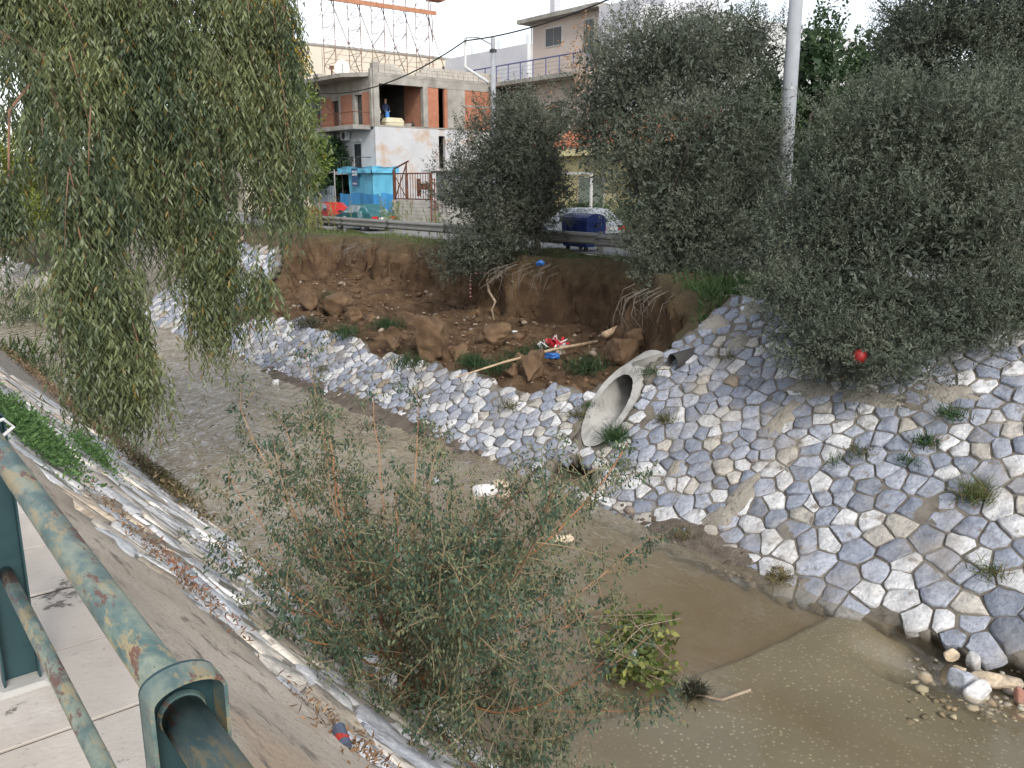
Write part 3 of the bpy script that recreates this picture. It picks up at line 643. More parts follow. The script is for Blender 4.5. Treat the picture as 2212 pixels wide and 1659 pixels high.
# eaves slab over the balcony
w = MB(); w.prism([(hx - .03, 48.56, 8.86), (26.55, 50.1, 8.86), (26.2, 57.4, 8.86), (hx - .03, 57.4, 8.86)], (0, 0, .24)); w.build('eaves', M['raw_conc'], house)
bal = boxpart('balcony', M['raw_conc'], house, 26.5, hx - .02, 48.62, 55.6, 5.72, 5.98)
w = MB()
for yy in np.arange(48.7, 55.6, .17): w.tube([(26.56, yy, 5.98), (26.56, yy, 6.72)], .012, 4)
w.tube([(26.56, 48.68, 6.74), (26.56, 55.55, 6.74)], .025, 5); w.tube([(26.56, 48.68, 6.1), (26.56, 55.55, 6.1)], .015, 5); w.tube([(26.56, 48.68, 6.74), (hx, 48.68, 6.74)], .025, 5)
w.build('railing', M['iron'], bal)
hb('downpipe', 'dark', hx - .13, hx - .05, 55.5, 55.6, 5.98, 8.86)
# lower front: glazed door, shutter, small balcony, awning
win = boxpart('balcony_door', M['frame_w'], house, hx + .05, hx + .12, 50.06, 51.04, 3.1, 4.99)
for y0, y1 in ((50.12, 50.53), (50.57, 50.98)): boxpart('pane', M['glass'], win, hx + .03, hx + .048, y0, y1, 3.2, 4.92)
hb('lintel_box', 'frame_w', hx - .10, hx - .005, 49.9, 51.2, 5.05, 5.22)
sh = boxpart('roller_shutter', M['frame_w'], house, hx + .08, hx + .12, 52.32, 54.08, 3.1, 4.99)
for z in np.arange(3.15, 4.95, .1): boxpart('slat', M['frame_w'], sh, hx + .055, hx + .08, 52.35, 54.05, z, z + .085)
lb = boxpart('balcony', M['white_plain'], house, 26.7, hx - .01, 48.8, 56, 3.0, 3.2)
w = MB(); w.tube([(26.75, 48.85, 4.05), (26.75, 56, 4.05)], .025, 5); w.tube([(26.75, 48.85, 4.05), (hx, 48.85, 4.05)], .025, 5)
for yy in np.arange(48.85, 56, .35): w.tube([(26.75, yy, 3.2), (26.75, yy, 4.05)], .012, 4)
w.build('railing', M['iron_dark'], lb)
w = MB(); w.prism([(26.9, 53.2, 5.72), (hx - .01, 53.2, 5.72), (26.5, 53.2, 4.4)], (0, 2.6, 0)); w.build('awning', M['frame_w'], house)
# block parapet, every block a piece
rs = random.Random(8)
def course(x0, x1, z, n_off):
    x = x0 + n_off
    while x < x1 - .1:
        e = min(x + .40, x1); b = MB(); b.box(x + .008, e - .008, hy - .0 + rs.uniform(-.012, .012), hy + .2, z + .006, z + .19); b.build('block', M['block'], house); x += .41
for k in range(3): course(30.9 + .28 * k + (.1 if k % 2 else 0), 37.7, 9.065 + .195 * k, 0)
course(31.9, 36.0, 9.065 + .195 * 3 - .585, 0) if False else None
for k in range(3): course(28.2, 30.3 - .42 * k, 9.065 + .195 * k, 0)
for k in range(3): course(27.82, 28.2, 9.63 + .0 + .195 * k - .0, 0) if k < 1 else None
# things of the roof and the open room
t = thing('satellite_dish', H3(440, 190, 51), 'white satellite dish standing on the flat roof of the unfinished house', 'dish')
c = H3(440, 130, 51); ax = np.array([-.40, -.88, .25]); ax /= np.linalg.norm(ax); e1 = np.cross(ax, (0, 0, 1)); e1 /= np.linalg.norm(e1); e2 = np.cross(e1, ax)
b = MB(); V = [c - ax * .12]; 
for r_, d in ((.3, -.09), (.6, 0)): V += [c + ax * d + r_ * (math.cos(a) * e1 * .8 + math.sin(a) * e2) for a in np.linspace(0, 2 * math.pi, 17)[:-1]]
b.add(V, [(0, 1 + i, 1 + (i + 1) % 16) for i in range(16)] + [(1 + i, 17 + i, 17 + (i + 1) % 16, 1 + (i + 1) % 16) for i in range(16)]); b.build('reflector', M['frame_w'], t, smooth_=True)
part('arm', M['iron_dark'], t, lambda b: b.tube([c - e2 * .5, c + ax * .6 + e2 * 0.05], .02, 5)); part('mast', M['iron_dark'], t, lambda b: b.tube([(c[0] + .12, c[1] + .1, 9.05), c - ax * .12], .03, 6))
p = H3(330, 215, 52); b = MB(); b.tube([(p[0], p[1], 9.05), (p[0], p[1], 9.55)], .05, 6); b.box(p[0] - .14, p[0] + .14, p[1] - .05, p[1] + .05, 9.55, 9.75); tag(b.build('vent_pipe', M['iron']), 'rusty vent stub on the roof left of the satellite dish', 'pipe')
p = H3(1515, 150, 50); b = MB(); b.tube([(p[0], p[1], 9.05), (p[0], p[1], 9.9), (p[0] + .05, p[1], 10.05)], [.06, .06, .1], 8); tag(b.build('flue_pipe', M['iron_dark']), 'dark flue pipe rising behind the block parapet', 'pipe')
b = MB(); p = H3(200, 260, 53); b.bbox(p[0] - .3, p[0] + .3, p[1] - .4, p[1] + .4, 9.06, 9.3, .03); tag(b.build('roof_block', M['block']), 'small concrete upstand at the left end of the flat roof', 'block')
# roof box, brick pile, junk, person
p0, p1 = H3(905, 745, 49.2), H3(1115, 745, 49.2)
t = thing('roof_box', ((p0[0] + p1[0]) / 2, 49.4, 6.0), 'cream plastic car roof box lying in the open upper room', 'roof box')
def shell(z0, z1, s0, s1):
    L, Wd = (p1[0] - p0[0]) / 2, .42; cx = (p0[0] + p1[0]) / 2; b = MB(); rings = []
    for z, s in ((z0, s0), ((z0 + z1) / 2, (s0 + s1) / 2 + .03), (z1, s1)): rings.append([(cx + L * s * np.sign(math.cos(a)) * abs(math.cos(a)) ** .4, 49.55 + Wd * s * np.sign(math.sin(a)) * abs(math.sin(a)) ** .4, z) for a in np.linspace(0, 2 * math.pi, 21)[:-1]])
    V = sum(rings, []); F = [(k * 20 + i, k * 20 + (i + 1) % 20, k * 20 + 20 + (i + 1) % 20, k * 20 + 20 + i) for k in (0, 1) for i in range(20)] + [tuple(range(40, 60)), tuple(reversed(range(20)))]
    b.add(V, F); return b
M['cream_pl'] = flat('cream_plastic', (.60, .56, .40), .5)
shell(6.0, 6.24, .9, 1.0).build('base', M['cream_pl'], t); shell(6.26, 6.55, 1.0, .78).build('lid', M['cream_pl'], t); part('seam', M['dark'], t, lambda b: b.box(p0[0] + .03, p1[0] - .03, 49.16, 49.9, 6.235, 6.265))
t = thing('brick_pile', (28.35, 48.9, 6.0), 'stack of old blocks at the left edge of the open room', 'brick pile')
for k in range(6):
    b = MB(); b.bbox(28.2 + rs.uniform(0, .05), 28.52 + rs.uniform(-.05, .05), 48.7, 49.1, 6.0 + .18 * k, 6.17 + .18 * k, .01); b.build('block', M['block'], t)
junk = [((1150, 735), .22, .16, 'grey crumpled sacks beside the cream roof box'), ((1215, 740), .2, .2, 'dark scrap heap at the right of the open room floor')]
for i, ((zx, zy), rx, rz, lb_) in enumerate(junk):
    p = H3(zx, zy, 49.5); rock('scrap_heap', M['raw_conc' if i == 0 else 'dark'], (p[0], 49.6, 6.0 + rz), (rx * 1.4, .3, rz), 40 + i, lb_, 'scrap')
t = thing('bench', (30.3, 51.6, 6.0), 'cluttered work bench at the back of the open room', 'bench')
part('top', M['raw_conc'], t, lambda b: b.box(29.7, 31.0, 51.3, 51.9, 6.62, 6.68))
for xx in (29.75, 30.9):
    for yy in (51.35, 51.8): part('leg', M['iron_dark'], t, lambda b: b.box(xx, xx + .05, yy, yy + .05, 6.0, 6.62))
part('clutter', M['block'], t, lambda b: [b.bbox(29.8 + .25 * i, 29.98 + .25 * i, 51.4, 51.7, 6.683, 6.8 + .06 * (i % 3), .02) for i in range(4)])
# person standing in the open room (one continuous figure)
def person(loc, label):
    root = thing('person', loc, label, 'person'); x, y, z = loc
    b = MB()
    rings = [(z, .10, .09), (z + .45, .13, .11), (z + .85, .17, .13), (z + 1.05, .16, .12), (z + 1.35, .20, .13), (z + 1.46, .12, .09), (z + 1.5, .055, .055), (z + 1.55, .06, .07), (z + 1.63, .078, .095), (z + 1.72, .072, .09), (z + 1.77, .03, .04)]
    V, F = [], []
    for k, (zz, rx, ry) in enumerate(rings): V += [(x + rx * math.cos(a), y + ry * math.sin(a), zz) for a in np.linspace(0, 2 * math.pi, 13)[:-1]]
    for k in range(len(rings) - 1): F += [(k * 12 + i, k * 12 + (i + 1) % 12, k * 12 + 12 + (i + 1) % 12, k * 12 + 12 + i) for i in range(12)]
    F += [tuple(reversed(range(12))), tuple(range(len(V) - 12, len(V)))]
    cols = [(.02, .025, .05) if v[2] < z + .9 else ((.035, .05, .10) if v[2] < z + 1.48 else (.45, .30, .22)) for v in V]
    b.add(V, F); b.c = cols
    for sx in (-1, 1):
        n0 = len(b.v); b.tube([(x + sx * .19, y, z + 1.4), (x + sx * .25, y - .04, z + 1.12), (x + sx * .17, y - .22, z + .98), (x + sx * .12, y - .28, z + .97)], [.06, .05, .04, .035], 7); b.c[n0:] = [(.035, .05, .10)] * 21 + [(.45, .30, .22)] * 7
    m_ = mat('clothes_and_skin', [(.9, .9, .9), (1, 1, 1)], 5, .9, .05, use_attr=True); b.build('body', m_, root, smooth_=True, attr=True)
    h = MB(); V, Fh = ICOS[2]; V = V[V[:, 1] > -.3] if False else V
    h.add(V * np.array([.086, .10, .075]) + np.array([x, y + .015, z + 1.715]), [tuple(f) for f in Fh]); h.build('hair', flat('fair_hair', (.38, .28, .15), .8), root, smooth_=True)
pp = H3(905, 640, 50.0); person((pp[0], 50.0, 5.99), 'person in dark blue jacket standing in the open upper room')
p = H3(922, 600, 49.6); b = MB(); b.prism([(p[0] - .12, 49.6, 6.55), (p[0] + .14, 49.6, 6.55), (p[0] + .12, 49.6, 6.95), (p[0] - .10, 49.6, 6.95)], (0, .08, 0)); b.tube([(p[0] - .06, 49.64, 6.95), (p[0] - .04, 49.64, 7.06), (p[0] + .05, 49.64, 7.06), (p[0] + .07, 49.64, 6.95)], .01, 4)
tag(b.build('carrier_bag', flat('blue_bag', (.06, .22, .55), .5)), 'light blue carrier bag held in front of the person', 'bag')
# air conditioner on the lower front
p = at_x(650.6 + .2022 * 470, 122 + .2022 * 850, hx - .2)
t = thing('air_conditioner', (hx - .2, p[1], p[2] - .3), 'white air conditioner box hung under the brick balcony', 'air conditioner')
part('case', M['frame_w'], t, lambda b: b.bbox(hx - .38, hx - .06, p[1] - .4, p[1] + .4, p[2] - .28, p[2] + .28, .02)); part('fan_grille', M['dark'], t, lambda b: b.tube([(hx - .381, p[1] - .1, p[2]), (hx - .40, p[1] - .1, p[2])], [.22, .21], 16))

# ------------------------------------------------------------------ billboard lattice on the roof
t = thing('billboard_frame', (34, 53, 9.06), 'tall rusty steel lattice of a billboard standing on the roof', 'steel frame')
def LX(px, y=52.0): return at_y(px, 160, y)[0]
cols_px = [724, 779, 830, 877, 925]; zt = 15.2
xs_ = [LX(p) for p in cols_px]
def bar(a, c_, r_=.028, n='brace'): b = MB(); b.tube([a, c_], r_, 5); b.build(n, M['frame_red'], t)
for x in xs_:
    bar((x, 51.8, 9.06), (x, 51.8, zt), .036, 'post'); bar((x + .1, 53.6, 9.06), (x + .1, 53.6, zt), .03, 'post')
    zz = 9.2
    k = 0
    while zz < zt - .6:
        bar((x, 51.8, zz), (x + .1, 53.6, zz + .75), .02) if k % 2 == 0 else bar((x + .1, 53.6, zz), (x, 51.8, zz + .75), .02)
        bar((x, 51.8, zz), (x + .1, 53.6, zz), .016); zz += .75; k += 1
    bar((x + 2.6, 53.0, 9.06), (x - .2, 51.8, 13.6), .032)
for k in range(len(xs_) - 1):
    bar((xs_[k], 51.8, 10.2), (xs_[k + 1], 51.8, 12.3), .018); bar((xs_[k], 51.8, 14.4), (xs_[k + 1], 51.8, 12.3), .018)
for z in np.arange(9.6, 15, .82): bar((xs_[0] - .5, 51.76, z), (xs_[-1] + .5, 51.76, z), .012, 'rail')
for z in (10.4, 12.3, 14.2): bar((xs_[0], 53.64, z), (xs_[-1] + 1.2, 53.64, z), .016, 'rail')
x = xs_[-1] + 1.5; bar((x, 53.6, 9.06), (x, 53.6, 13.6), .03, 'post'); bar((x, 53.6, 13.6), (xs_[-1], 51.8, 15.2), .03)
bar((x, 53.6, 12.2), (xs_[-1], 51.8, 13.6), .03); bar((x, 53.6, 11.0), (xs_[-1], 51.8, 9.4), .02)
part('walkway', M['orange_deck'], t, lambda b: b.box(xs_[0] - .4, xs_[-1] - .1, 51.15, 51.72, 13.55, 13.68))
part('walkway_edge', M['orange_deck'], t, lambda b: (b.box(xs_[0] - .4, xs_[-1] + .2, 51.12, 51.148, 13.45, 13.72), b.box(xs_[-1] + .2, xs_[-1] + 1.2, 51.5, 52.4, 14.55, 14.75)))
for k in range(9): bar((xs_[0] + k * .8, 51.14, 13.5), (xs_[0] + k * .8 + .35, 51.75, 13.9), .03, 'bracket')

# ------------------------------------------------------------------ background buildings
def windows(root, plane, lst, m='glass'):
    for (a0, a1, z0, z1, d) in lst:
        if plane == 'x':
            f = boxpart('window', M['frame_w'], root, d - .05, d + .02, a0, a1, z0, z1); n = 2 if a1 - a0 > .9 else 1; wd = (a1 - a0 - .06) / n
            for i in range(n): boxpart('pane', M[m], f, d - .065, d - .05, a0 + .05 + i * wd, a0 + .01 + (i + 1) * wd, z0 + .05, z1 - .05)
        else:
            f = boxpart('window', M['frame_w'], root, a0, a1, d - .05, d + .02, z0, z1); n = 2 if a1 - a0 > .9 else 1; wd = (a1 - a0 - .06) / n
            for i in range(n): boxpart('pane', M[m], f, a0 + .05 + i * wd, a0 + .01 + (i + 1) * wd, d - .065, d - .05, z0 + .05, z1 - .05)
B = thing('apartment_building', (40, 78, 0), 'large cream building with a long blank wall behind the billboard lattice', 'building')
boxpart('wall', M['cream'], B, 30, 52, 75, 92, 0, 14.6); boxpart('roof_edge', M['raw_conc'], B, 29.9, 52.1, 74.9, 92.1, 14.6, 14.8)
boxpart('wall', M['cream'], B, 52, 56, 76, 90, 0, 13.2)
for xx in np.arange(31, 52, 3.5): boxpart('joint', M['raw_conc'], B, xx, xx + .06, 74.985, 75, 3, 14.5)
for zz in (6, 9, 12): boxpart('joint', M['raw_conc'], B, 30, 52, 74.98, 75, zz, zz + .06)
c2 = at_y(1078, 130, 64)
B = thing('white_building', (c2[0], 66, 0), 'plain white building with rebar stubs on its roof, behind the street lamp', 'building')
pl = at_y(972, 130, 64)
boxpart('wall', M['white_plain'], B, c2[0], c2[0] + 9, 60, 72, 0, at_y(1078, 85, 60)[2]); boxpart('wall', M['lilac_and_shade'], B, c2[0] - .01, c2[0] + 2, 60.01, 72.5, 0, at_y(1078, 85, 60)[2] - .02)  # lilac skin: shade of the stream-facing side put into its colour
zt_ = at_y(1078, 85, 60)[2]
for yy in (60.4, 64.5, 68.5):
    for k in range(3): part('rebar', M['iron_dark'], B, lambda b: b.tube([(c2[0] + .2 + .12 * k, yy, zt_), (c2[0] + .2 + .12 * k, yy, zt_ + .8)], .03, 4))
for xx in (3.2, 6):
    for k in range(3): part('rebar', M['iron_dark'], B, lambda b: b.tube([(c2[0] + xx + .12 * k, 60.4, zt_), (c2[0] + xx + .12 * k, 60.4, zt_ + .8)], .03, 4))
windows(B, 'y', [(c2[0] + 2.5, c2[0] + 3.6, zt_ - 4.2, zt_ - 3.2, 60)])
# pinkish house with terrace (its front lies along x = 38)
B = thing('terrace_house', (40, 42, 0), 'pinkish upper house with flat eaves and a long terrace with blue railing', 'house')
boxpart('wall', M['pink'], B, 38, 46, 38.5, 45.2, 0, 12.5)
boxpart('eaves', M['raw_conc'], B, 37.3, 46.3, 38.5, 46.0, 12.5, 12.75)
windows(B, 'x', [(42.3, 43.9, 10.9, 12.05, 38), (39.4, 40.4, 10.2, 12.1, 38)])
boxpart('terrace', M['raw_conc'], B, 36.6, 37.98, 38.4, 52, 8.75, 9.0)
w = MB()
for yy in np.arange(38.6, 52, 1.25): w.tube([(36.68, yy, 9.0), (36.68, yy, 10.0)], .035, 5)
w.tube([(36.68, 38.5, 10.02), (36.68, 51.9, 10.02)], .045, 5)
w.build('railing', flat('blue_paint', (.10, .11, .26), .6), B)
w = MB()
for z in (9.25, 9.5, 9.75): w.tube([(36.68, 38.5, z), (36.68, 51.9, z)], .012, 4)
w.build('railing_wires', M['galv'], B)
boxpart('ground_floor', M['pink'], B, 38.0, 46, 45.201, 52, 0, 8.74)
windows(B, 'x', [(42.2, 43.4, 6.6, 7.6, 38)])
part('chimney', M['lilac_and_shade'], B, lambda b: (b.bbox(39, 39.5, 44.2, 44.7, 12.75, 14.3, .03), b.box(38.95, 39.55, 44.15, 44.75, 14.3, 14.42)))
part('down_pipe', M['frame_w'], B, lambda b: b.tube([(37.95, 45.25, 12.4), (37.95, 45.25, 9)], .05, 6))
B = thing('stair_tower_house', (40, 34, 0), 'tall pale grey house with bright side wall behind the large olive trees', 'house')
boxpart('wall', M['lilac_and_shade'], B, 37.4, 37.6, 35.2, 38.49, 0, 12.4); boxpart('wall', M['white_plain'], B, 37.601, 48, 35.2, 38.49, 0, 12.2); boxpart('wall', M['white_plain'], B, 38.5, 52, 30.5, 35.19, 0, 11.2)  # thin stream-side wall has its shade painted in by the lilac tone
boxpart('parapet', M['white_plain'], B, 37.4, 37.6, 35.2, 38.49, 12.4, 12.5); boxpart('roof_room', M['lilac_and_shade'], B, 40, 45, 35.8, 38.3, 12.21, 14.5)
windows(B, 'y', [(40.5, 42.5, 9.8, 10.6, 30.5)])
part('railing', M['raw_conc'], B, lambda b: [b.tube([(37.9, 35.3, z), (37.9, 38.4, z)], .03, 4) for z in (12.6, 12.9, 13.2)])
# yellow house with red tile roof
B = thing('tiled_house', (32, 30, 0), 'low yellow house with orange tile roof behind the olive trees', 'house')
boxpart('wall', M['yellow'], B, 30, 37, 24, 35.5, 0, 4.15)
w = MB(); w.prism([(29.3, 23.6, 4.05), (29.3, 36.0, 4.05), (33.2, 33.5, 5.6), (33.2, 26.0, 5.6)], (0, 0, .12)); rf = w.build('roof', M['raw_conc'], B)
for i in range(9):
    for j in range(34):
        u = i / 9; y0 = 23.65 + 12.3 * j / 34; xa = 29.25 + 3.9 * u; z = 4.19 + 1.55 * u
        if not (23.6 + 2.4 * u < y0 < 35.9 - 2.5 * u): continue
        b = MB(); b.tube([(xa, y0 + .18, z), (xa + .48, y0 + .18, z + .17)], [.10, .085], 6); b.build('tile', M['tile'], rf)
boxpart('gutter', M['yellow'], B, 29.2, 29.3, 23.6, 36, 3.75, 4.05)
windows(B, 'x', [(30.2, 32.0, 1.2, 2.75, 30), (26, 27.6, 1.2, 2.75, 30)], 'shutter')
part('porch', M['frame_w'], B, lambda b: (b.box(28.9, 29.0, 33.2, 33.3, 0.1, 2.85), b.box(28.9, 29.0, 30.0, 30.1, .1, 2.85), b.box(28.9, 29.0, 30, 33.3, 2.86, 2.96)))

# ------------------------------------------------------------------ street frontage: tarpaulin, fence, gate, block wall
def tarp_mat(name, c):
    m = mat(name, [tuple(.8 * v for v in c), c, tuple(min(1, 1.25 * v) for v in c)], 1.2, .55, .5, 2.2, bdist=.12, stretch=(1, 1, .35), spec=.4); return m
M['tarp_l'] = tarp_mat('light_blue_tarp', (.10, .36, .52)); M['tarp_d'] = tarp_mat('deep_blue_tarp', (.035, .20, .42))
t = thing('tarpaulin_enclosure', (26.8, 46.5, .13), 'blue tarpaulin enclosure with light top and deeper blue base', 'tarpaulin')
def cloth(b, a, c_, z0, z1, amp, seed, nx_=26, nz_=8):
    a, c_ = np.array(a, float), np.array(c_, float); d = c_ - a; nrm = np.array([d[1], -d[0]]); nrm /= np.linalg.norm(nrm)
    V = []
    for j in range(nz_ + 1):
        for i in range(nx_ + 1):
            u, v_ = i / nx_, j / nz_; q = a + d * u; o_ = amp * float(fbm(np.array([[q[0] * 1.3 + q[1] * 1.3, v_ * .8, seed]]), 1.2, 3, seed)[0])
            V.append((q[0] + nrm[0] * o_, q[1] + nrm[1] * o_, z0 + (z1 - z0) * v_ + (.05 * math.sin(u * 9 + seed) if j == nz_ else 0)))
    b.add(V, [(j * (nx_ + 1) + i, j * (nx_ + 1) + i + 1, (j + 1) * (nx_ + 1) + i + 1, (j + 1) * (nx_ + 1) + i) for j in range(nz_) for i in range(nx_)])
k1, k2, k3 = (26.2, 50.0), (26.2, 45.9), (27.75, 45.85)
part('upper_sheet', M['tarp_l'], t, lambda b: (cloth(b, (26.22, 48.9), (26.22, 45.92), 1.7, 3.3, .06, 1), cloth(b, k2, (27.75, 45.85), 1.7, 3.3, .06, 2)), smooth_=True)
part('lower_sheet', M['tarp_d'], t, lambda b: (cloth(b, (26.15, 50.0), (26.15, 45.84), .13, 1.85, .08, 3), cloth(b, (26.15, 45.84), (27.75, 45.78), .13, 1.85, .08, 4)), smooth_=True)
part('top_edge', M['tarp_l'], t, lambda b: (cloth(b, (26.05, 50.1), (26.05, 45.7), 3.05, 3.42, .05, 5, nz_=3), cloth(b, (26.05, 45.7), (27.95, 45.7), 3.05, 3.42, .05, 6, nz_=3), b.add([(26.05, 50.1, 3.40), (26.05, 45.7, 3.40), (27.95, 45.7, 3.40), (27.7, 50.1, 3.3)], [(0, 1, 2, 3)])))
for y_ in (50.0, 48.0, 45.95): part('post', M['iron_dark'], t, lambda b: b.tube([(26.35, y_, .13), (26.35, y_, 3.3)], .035, 6))
p = at_x(768, 382, 26.1)
t = thing('notice_board', (26.1, p[1], p[2] - .5), 'dark blue notice board with pale slips on the tarpaulin', 'sign')
part('board', flat('navy_board', (.03, .09, .20), .6), t, lambda b: b.box(26.03, 26.06, p[1] - .36, p[1] + .36, p[2] - .55, p[2] + .5))
for (dy, dz, w_, h_) in ((.18, .3, .1, .07), (-.14, .3, .15, .06), (-.14, .14, .15, .06), (.18, .12, .1, .06), (.2, -.4, .05, .05), (0, -.4, .05, .05), (-.2, -.4, .05, .05)): part('slip', M['frame_w'], t, lambda b: b.box(26.022, 26.03, p[1] + dy - w_, p[1] + dy + w_, p[2] + dz - h_, p[2] + dz + h_))
t = thing('sheet_fence', (26.2, 52.5, .13), 'grey corrugated sheet fence panel left of the blue tarpaulin', 'fence')
for k in range(9):
    y0 = 50.95 + .35 * k; part('sheet', flat('grey_sheet', (.20, .235, .27), .5), t, lambda b: b.prism([(26.2, y0, .2), (26.15, y0 + .06, .2), (26.15, y0 + .28, .2), (26.2, y0 + .345, .2), (26.22, y0 + .345, .2), (26.22, y0, .2)], (0, 0, 2.1)))
for y_ in (50.85, 54.15): part('post', M['galv'], t, lambda b: b.tube([(26.25, y_, .13), (26.25, y_, 3.3 if y_ < 52 else 3.0)], .05, 6))
part('top_bar', M['frame_w'], t, lambda b: b.tube([(26.25, 50.85, 3.2), (26.25, 52.5, 2.98), (26.25, 54.15, 2.9)], .035, 5))
# block wall with rusty gate parts on top
t = thing('block_wall', (26.2, 36, .13), 'weathered pale block wall with rust streaks along the street', 'wall')
M['blockwall'] = mat('old_block_paint', [(.38, .355, .31), (.50, .475, .43)], 1.5, .95, .3, 20, second=[((.30, .17, .10), 1.8, .62, .74, (1, 1, .2)), ((.25, .22, .19), 2.6, .58, .75)])
rs = random.Random(12)
part('core', M['mortar'], t, lambda b: b.box(26.12, 26.3, 30, 43.6, .13, 1.5))
for k in range(7):
    y0 = 43.6 - (.2 if k % 2 else 0)
    while y0 > 35:
        b = MB(); b.box(26.09 + rs.uniform(-.008, .008), 26.13, y0 - .39, y0 - .008, .14 + .2 * k, .33 + .2 * k); b.build('block', M['blockwall'], t); y0 -= .4
part('render', M['blockwall'], t, lambda b: b.box(26.085, 26.12, 30, 35, .13, 1.52))
t = thing('iron_gate', (26.3, 41.5, 1.5), 'rusty iron gate panel with bars raised on the block wall', 'gate')
for y_ in (43.55, 39.75): part('post', M['iron'], t, lambda b: b.box(26.2, 26.32, y_ - .08, y_ + .08, 1.0, 3.2 if y_ > 42 else 3.0))
for z in (1.55, 2.95): part('rail', M['iron'], t, lambda b: b.box(26.23, 26.28, 39.8, 43.5, z, z + .07))
for y_ in np.arange(40.0, 43.45, .26): part('bar', M['iron'], t, lambda b: b.tube([(26.255, y_, 1.6), (26.255, y_, 2.97)], .02, 5))
part('brace', M['iron'], t, lambda b: b.tube([(26.22, 43.4, 1.65), (26.22, 42.2, 3.4)], .04, 5)); part('brace', M['iron'], t, lambda b: b.tube([(26.21, 43.4, 2.9), (26.21, 42.2, 1.65)], .03, 5))
part('brace', M['iron'], t, lambda b: b.tube([(26.22, 42.15, 1.6), (26.22, 42.15, 3.6)], .05, 5)); part('brace', M['iron'], t, lambda b: b.tube([(26.22, 43.5, 3.25), (26.22, 41.9, 3.65)], .05, 5))
part('plate', M['iron'], t, lambda b: b.box(26.1, 26.2, 40.3, 41.9, .95, 1.53)); part('lock_box', M['iron'], t, lambda b: (b.box(26.12, 26.24, 40.7, 40.95, 1.75, 2.7), b.box(26.1, 26.2, 39.6, 40.68, 2.1, 2.45)))
t = thing('pipe_frame', (26.0, 39.2, .13), 'thin rust red upright pipes in front of the block wall', 'pipe')
for y_ in (39.0, 39.35): part('upright', flat('rust_red', (.22, .07, .045), .8), t, lambda b: b.tube([(26.0, y_, .13), (26.0, y_, 2.7)], .035, 6))
part('cross_bar', flat('rust_red2', (.22, .07, .045), .8), t, lambda b: b.tube([(26.0, 38.95, 2.65), (26.0, 39.4, 2.65)], .03, 6))
B = thing('shed', (29, 38, 0), 'grey rendered shed behind the block wall with a bright roof light', 'shed')
boxpart('wall', M['pole_grey'], B, 27.3, 31, 34.5, 40.8, .13, 3.0); boxpart('roof', M['iron_dark'], B, 27.1, 31.2, 34.3, 41, 3.0, 3.12); boxpart('roof_light', M['frame_w'], B, 27.2, 27.29, 37.2, 38.3, 1.9, 2.1)
# street lamp pole with bent arm
t = thing('street_lamp', (25.6, 33.3, .0), 'grey street lamp pole with a white bent bracket arm', 'street lamp')
part('pole', M['pole_grey'], t, lambda b: b.tube([(25.6, 33.3, 0), (25.6, 33.3, 9.0)], [.16, .11], 10), smooth_=True)
a0 = at_x(1056, 178, 25.55); a1 = at_x(1005, 145, 25.55); a2 = at_x(1005, 82, 25.55); a3 = at_x(1063, 82, 25.55)
part('bracket', M['frame_w'], t, lambda b: (b.tube([a0, a1], .07, 6), b.tube([a1, a2], .07, 6)))
part('top_bar', M['galv'], t, lambda b: b.tube([a2, (a2 + a3) / 2 + np.array([0, 0, .02]), a3 - np.array([0, 0, .3])], .03, 6)); part('clamp', M['iron_dark'], t, lambda b: b.box(25.48, 25.72, 33.18, 33.42, 8.35, 8.5))
t = thing('utility_pole', (22.0, 14.85, 0), 'thick pale concrete utility pole rising between the olive trees', 'utility pole')
part('shaft', M['pole_grey'], t, lambda b: b.tube([(22.0, 14.85, -.2), (22.0, 14.86, 4), (22.02, 14.87, 9)], [.24, .215, .175], 14), smooth_=True)
part('band', M['galv'], t, lambda b: b.tube([(22.0, 14.865, 5.0), (22.0, 14.865, 5.06)], .215, 14))
def cable(name, pts, r_, label, sag=.0):
    b = MB(); b.tube(pts, r_, 5); tag(b.build(name, M['black']), label, 'cable')
A = at_x(640, 192, 26.4); Bp = at_x(1005, 88, 25.5); D_ = at_x(1330, -8, 24.5)
def sagline(a, c_, s, n=16): return [a + (c_ - a) * t_ - np.array([0, 0, s * 4 * t_ * (1 - t_)]) for t_ in np.linspace(0, 1, n)]
cable('overhead_cable', sagline(A, Bp, 1.1) + sagline(Bp, D_, .25)[1:], .035, 'thick black cable hung from the lamp bracket across the unfinished house')
cable('overhead_cable', sagline(at_d(1890, -5, 24), at_d(2080, 130, 22), .05), .02, 'thin dark cable crossing the sky at upper right')
cable('overhead_cable', sagline(at_x(640, 150, 26.6), at_x(760, 290, 26.6), .1), .02, 'thin cable slanting down across the brick balcony front')

